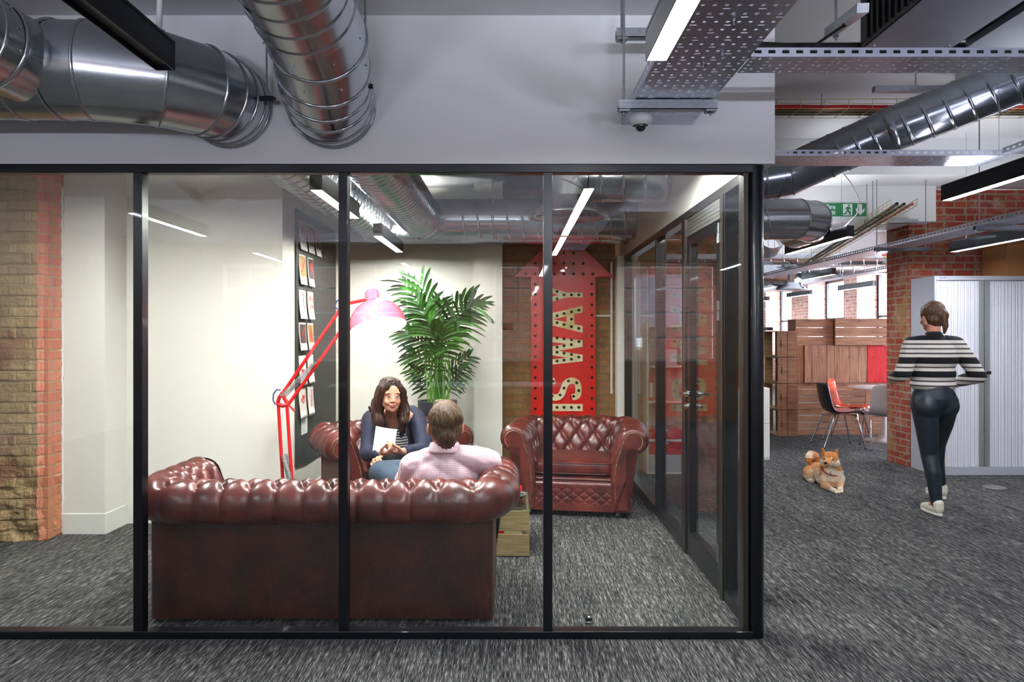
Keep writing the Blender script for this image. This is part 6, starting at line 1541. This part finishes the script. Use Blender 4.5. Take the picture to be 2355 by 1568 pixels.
lp_ = [('e', O + V(0, 0.0, 0.93), (0.175, 0.125, 0.14)), ('e', O + V(-0.075, -0.045, 0.88), (0.095, 0.085, 0.10)), ('e', O + V(0.08, -0.035, 0.88), (0.095, 0.085, 0.10)), ('c', O + V(0, 0, 1.0), 0.13, O + V(0, 0, 0.94), 0.14)]
lp_ += limb((h_l, 0.105), (O + V(-0.055, 0.0, 0.72), 0.088), (k_l, 0.064), (k_l + V(0.01, -0.035, -0.14), 0.060), (a_l, 0.042)) + limb((h_r, 0.105), (O + V(0.14, 0.12, 0.72), 0.084), (k_r, 0.064), (k_r + V(0.0, 0.01, -0.14), 0.058), (a_r, 0.042))
blob('leggings', lp_, 0.007, 3, lg, wk)
shm = P_('cream_trainer', (214, 208, 192), 0.6, bump=0.2); sol = P_('white_sole', (228, 226, 220), 0.5)
for a_, dz in ((a_l, 0.0), (a_r, 0.045)):
    p = Vector((a_.x, a_.y, 0.0 + dz))
    blob('shoe', limb((p + V(0, -0.03, 0.052), 0.036), (p + V(0, 0.08, 0.045), 0.040), (p + V(0.0, 0.165, 0.034), 0.030)) + [('c', p + V(0, -0.035, 0.06), 0.034, p + V(0, -0.025, 0.095), 0.040)], 0.005, 3, shm, wk)
    m = MB(); m.grid(lambda u, v: V(0, 0, 0), 1, 1); m = MB()
    pts = []
    for k in range(28):
        b_ = 2 * PI * k / 28; pts.append((p.x + 0.042 * math.cos(b_) * (1.08 if math.sin(b_) > 0 else 0.92), p.y + 0.065 + 0.135 * math.sin(b_)))
    m.prism(pts, lambda x, y, t: (x, y, t), 0.004 + dz, 0.024 + dz); m.build('sole', sol, wk, world=True, bevel=0.004)
def HT(x, y, z): return hc + RH @ (Vector((x, y, z)) * 0.95)
hp = [('e', HT(0, -0.024, 0.042), (0.086, 0.098, 0.090), RH), ('e', HT(0, -0.05, -0.02), (0.074, 0.06, 0.07), RH), ('e', HT(0.015, -0.115, 0.0), (0.042, 0.038, 0.045), RH)]
hp += limb((HT(0.015, -0.12, -0.01), 0.03), (HT(0.02, -0.12, -0.10), 0.022), (HT(0.02, -0.10, -0.15), 0.010))
blob('hair', hp, 0.005, 2, hairmat('light_brown_hair', (56, 38, 28), (92, 64, 44), (128, 92, 62)), wk, post=lambda p, n: n * (0.005 * noise.noise(Vector((p.x * 80, p.y * 80, p.z * 20)))))
pp = MB().grid(lambda u, v: w_r + V(-0.03 + 0.10 * u, 0.06 + 0.015 * math.sin(u * 3), -0.20 + 0.24 * v + 0.05 * u), 6, 6)
tag(pp.build('paper_sheet', P_('pale_blue_paper', (196, 204, 222), 0.6), solid=0.003), 'folded pale papers held at the hip by the walking woman', 'paper')
m = MB().beam(w_r + V(-0.02, 0.09, 0.0), w_r + V(0.03, 0.14, 0.07), 0.07, 0.009, up=(1, 0, 0.2))
tag(m.build('phone', 'blackplastic', bevel=0.004), 'dark phone in the right hand of the walking woman', 'phone')

# ---- the dog lying on the carpet
dogr = at(1893, 1128, 6.62)
dg_ = thing('dog', 'ginger and cream curly-tailed dog lying on the carpet with its head up', 'dog', (dogr.x, 6.7, 0))
A = lambda px, py, Y: at(px, py, Y)
fur = NT('ginger_cream_fur'); va = fur.n('ShaderNodeVertexColor'); va.layer_name = 'fur'
fn_ = fur.noise(fur.obj(), 60, 4, 0.7); fur.set(color=fur.mix(0.35, va.outputs['Color'], fur.mix(fn_, va.outputs['Color'], (0.25, 0.13, 0.06, 1), 'MULTIPLY')), rough=0.85, spec=0.15, sheen=0.25); fur.bump(fn_, 0.7, 0.008)
HC = A(1909, 1057, 6.56); NO = A(1899, 1064.5, 6.41); MZ = HC.lerp(NO, 0.62)
fwd = (NO - HC).normalized(); RD_ = basis(fwd)
pr = [('e', HC, (0.078, 0.070, 0.068), RD_), ('e', HC + RD_ @ V(0, -0.01, 0.028), (0.062, 0.055, 0.048), RD_), ('e', HC + RD_ @ V(-0.045, 0.005, -0.028), (0.045, 0.045, 0.042), RD_), ('e', HC + RD_ @ V(0.045, 0.005, -0.028), (0.045, 0.045, 0.042), RD_),
      ('c', HC.lerp(NO, 0.35) + RD_ @ V(0, 0, -0.012), 0.040, NO + RD_ @ V(0, -0.02, -0.010), 0.024), ('c', HC.lerp(NO, 0.4) + RD_ @ V(0, 0, -0.036), 0.026, NO + RD_ @ V(0, -0.035, -0.034), 0.017)]
pr += limb((A(1911, 1065, 6.64), 0.080), (A(1913, 1085, 6.62), 0.095), (A(1914, 1100, 6.62), 0.092)) 
pr += limb((A(1914, 1090, 6.66), 0.100), (A(1896, 1086, 6.82), 0.098), (A(1876, 1084, 6.98), 0.090), (A(1867, 1087, 7.02), 0.085))
pr += [('e', A(1914, 1113, 6.62), (0.085, 0.08, 0.04)), ('e', A(1896, 1103, 6.80), (0.075, 0.10, 0.05))]
pr += [('e', A(1863, 1090, 6.93), (0.062, 0.095, 0.078)), ('c', A(1858, 1101, 6.98), 0.030, A(1862, 1104, 6.88), 0.022), ('c', A(1862, 1104, 6.88), 0.022, A(1868, 1106, 6.82), 0.021), ('c', A(1885, 1097, 7.0), 0.06, A(1893, 1104, 6.95), 0.03)]
for sh0, elb, pw in ((A(1898, 1101, 6.62), A(1896, 1117, 6.60), A(1921, 1129.5, 6.42)), (A(1930, 1100, 6.60), A(1931, 1115, 6.56), A(1933, 1128, 6.43))):
    sh0 = sh0; pr += limb((sh0, 0.052), (elb + V(0, 0, 0.008), 0.038), (elb.lerp(pw, 0.6), 0.024), (pw, 0.024))
    d_ = (pw - elb); d_.z = 0; d_.normalize(); sd = Vector((-d_.y, d_.x, 0))
    for q in (-1.2, -0.4, 0.4, 1.2): pr.append(('c', pw, 0.013, pw + d_ * 0.028 + sd * q * 0.012 + V(0, 0, -0.008), 0.0105))
for b_, t_ in ((A(1894, 1044, 6.58), A(1891.3, 1029.5, 6.57)), (A(1922, 1046, 6.58), A(1925, 1032.5, 6.57))):
    pr += [('c', b_, 0.026, b_.lerp(t_, 0.55), 0.015), ('c', b_.lerp(t_, 0.55), 0.015, t_, 0.005)]
pr += limb((A(1872, 1074, 7.03), 0.040), (A(1877, 1060, 7.06), 0.043), (A(1873, 1049, 7.05), 0.046), (A(1866, 1046, 7.03), 0.046), (A(1861, 1051, 7.0), 0.040), (A(1860, 1060, 6.99), 0.028), (A(1863, 1067, 6.99), 0.014))
og, crm, dk_ = lin((204, 130, 62)), lin((236, 222, 198)), lin((176, 98, 44))
def sstep(x): x = max(0, min(1, x)); return x * x * (3 - 2 * x)
def furc(p):
    q = RD_.inverted() @ (p - HC); w = 0.0
    ip = (CX + p.x * F / p.y, CY + (EYE - p.z) * F / p.y)
    if (p - HC).length < 0.15 and p.y < 6.68 and p.z > 0.17:
        w = sstep((-q.z - 0.002 + 0.35 * abs(q.x)) / 0.03) * sstep((q.y + 0.02) / 0.03)
        w = max(w, sstep((0.014 - (q - V(0.026, 0.06, 0.030)).length) / 0.008) * 0.9, sstep((0.014 - (q - V(-0.026, 0.06, 0.030)).length) / 0.008) * 0.9)
        if q.z > 0.05: w *= 0.1
    elif p.y < 6.72 and p.z < 0.24:                      # chest and forelegs
        w = sstep((6.66 - p.y) / 0.08) * 0.9 * sstep((0.25 - p.z) / 0.05)
        if p.z < 0.07: w = max(w * 0.35, sstep((6.50 - p.y) / 0.05))
    elif p.z < 0.06: w = 0.9
    elif p.z > 0.215 and p.y > 6.9:                      # tail, paler outside
        w = 0.75 * sstep((A(1868, 1050, 7.02).x - p.x + 0.01) / 0.06) + 0.15
    elif p.x < A(1880, 0, 6.9).x: w = 0.55 * sstep((6.93 - p.y) / 0.09) * sstep((0.17 - p.z) / 0.05)
    n_ = 0.5 + 0.5 * noise.noise(p * 14); w = max(0, min(1, w + (n_ - 0.5) * 0.18))
    return [og[i] * (1 - w) * (0.82 + 0.36 * n_) + crm[i] * w for i in range(3)] + [1]
blob('body', pr, 0.0045, 3, fur.m, dg_, post=lambda p, n: n * (0.003 * noise.noise(p * 55) + 0.002 * noise.noise(p * 120)), color=furc)
nosem = P_('black_dog_nose', (14, 12, 12), 0.3)
MB().ell(NO + RD_ @ V(0, 0.002, 0.002), (0.015, 0.012, 0.012), RD_).build('nose', nosem, dg_, world=True)
MB().tube([NO + RD_ @ V(x, -0.012 - abs(x) * 0.9, -0.025 + abs(x) * 0.15) for x in (-0.028, -0.014, 0, 0.014, 0.028)], 0.0022, 6).build('mouth', nosem, dg_, world=True)
for sx_ in (-1, 1):
    MB().ell(HC + RD_ @ V(sx_ * 0.033, 0.058, 0.014), (0.0095, 0.006, 0.0062), RD_).build('eye', nosem, dg_, world=True)
for b_, t_ in ((A(1894, 1044, 6.58), A(1891.3, 1029.5, 6.57)), (A(1922, 1046, 6.58), A(1925, 1032.5, 6.57))):
    u_ = (t_ - b_).normalized(); r_ = u_.cross(V(0, -1, 0)).normalized(); c_ = b_ + V(0, -0.024, 0)
    m = MB(); m.add([c_ - r_ * 0.013, c_ + r_ * 0.013, c_ + u_ * 0.035 + V(0, 0.012, 0) , c_ + V(0, 0.006, 0)], [(0, 1, 2), (0, 2, 3), (1, 3, 2)]); m.build('inner_ear', P_('dark_inner_ear', (96, 70, 52), 0.9), dg_, world=True)
cc = A(1912.5, 1078, 6.60); nrm_ = V(0.05, -0.55, 0.83).normalized(); xx = nrm_.cross(V(0, 1, 0)).normalized(); yy_ = nrm_.cross(xx)
MB().tube([cc + V(0, 0.01, 0.0) + xx * 0.096 * math.cos(k * PI / 18) + yy_ * 0.094 * math.sin(k * PI / 18) for k in range(36)], 0.0075, 8, closed=True).build('collar', P_('tan_leather_collar', (150, 62, 34), 0.5), dg_, world=True)
tg = A(1910, 1088.5, 6.505); MB().cyl(tg + V(0, 0, 0.012), tg + V(0, 0.004, 0.012), 0.006, n=12).cyl(tg + V(0, 0, -0.008), tg + V(0, 0.003, -0.008), 0.011, n=16).build('name_tag', 'chrome', dg_, world=True)

# ---- pieces that belong to a part go one level below it
SUBS = {'piping': 'seat_cushion', 'nailhead_trim': 'facing_panel', 'handle': 'door_frame', 'lock': 'door_frame', 'iris': 'eye', 'lapel': 'jacket', 'sole': 'shoe',
        'motif': 'picture', 'screws': 'bottom_panel', 'grille': 'casing', 'lens_dome': 'housing', 'shade_lining': 'lamp_shade', 'bulb': 'lamp_shade', 'washer_plate': 'support_channel',
        'foot': 'leg', 'beaded_rim': 'bowl', 'spine_label': 'cover', 'paper_label': 'lid', 'inner_ear': 'body', 'name_tag': 'collar', 'maker_plate': 'carcass', 'running_figure': 'pictogram',
        'bolts': 'slotted_base', 'soil': 'pot', 'round_knockout': 'second_casing', 'eyelash': 'eye', 'diffuser_cone': 'diffuser', 'clamp': 'hanger', 'cord': 'plug'}
stem_ = lambda o: o.name.split('.')[0]
for root in [o for o in COL.objects if o.parent is None]:
    ch = [o for o in COL.objects if o.parent == root]
    for kid, par in SUBS.items():
        ks = [o for o in ch if stem_(o) == kid]; ps = [o for o in ch if stem_(o) == par]
        if not ks or not ps: continue
        for i, k in enumerate(ks): k.parent = ps[i * len(ps) // len(ks)]
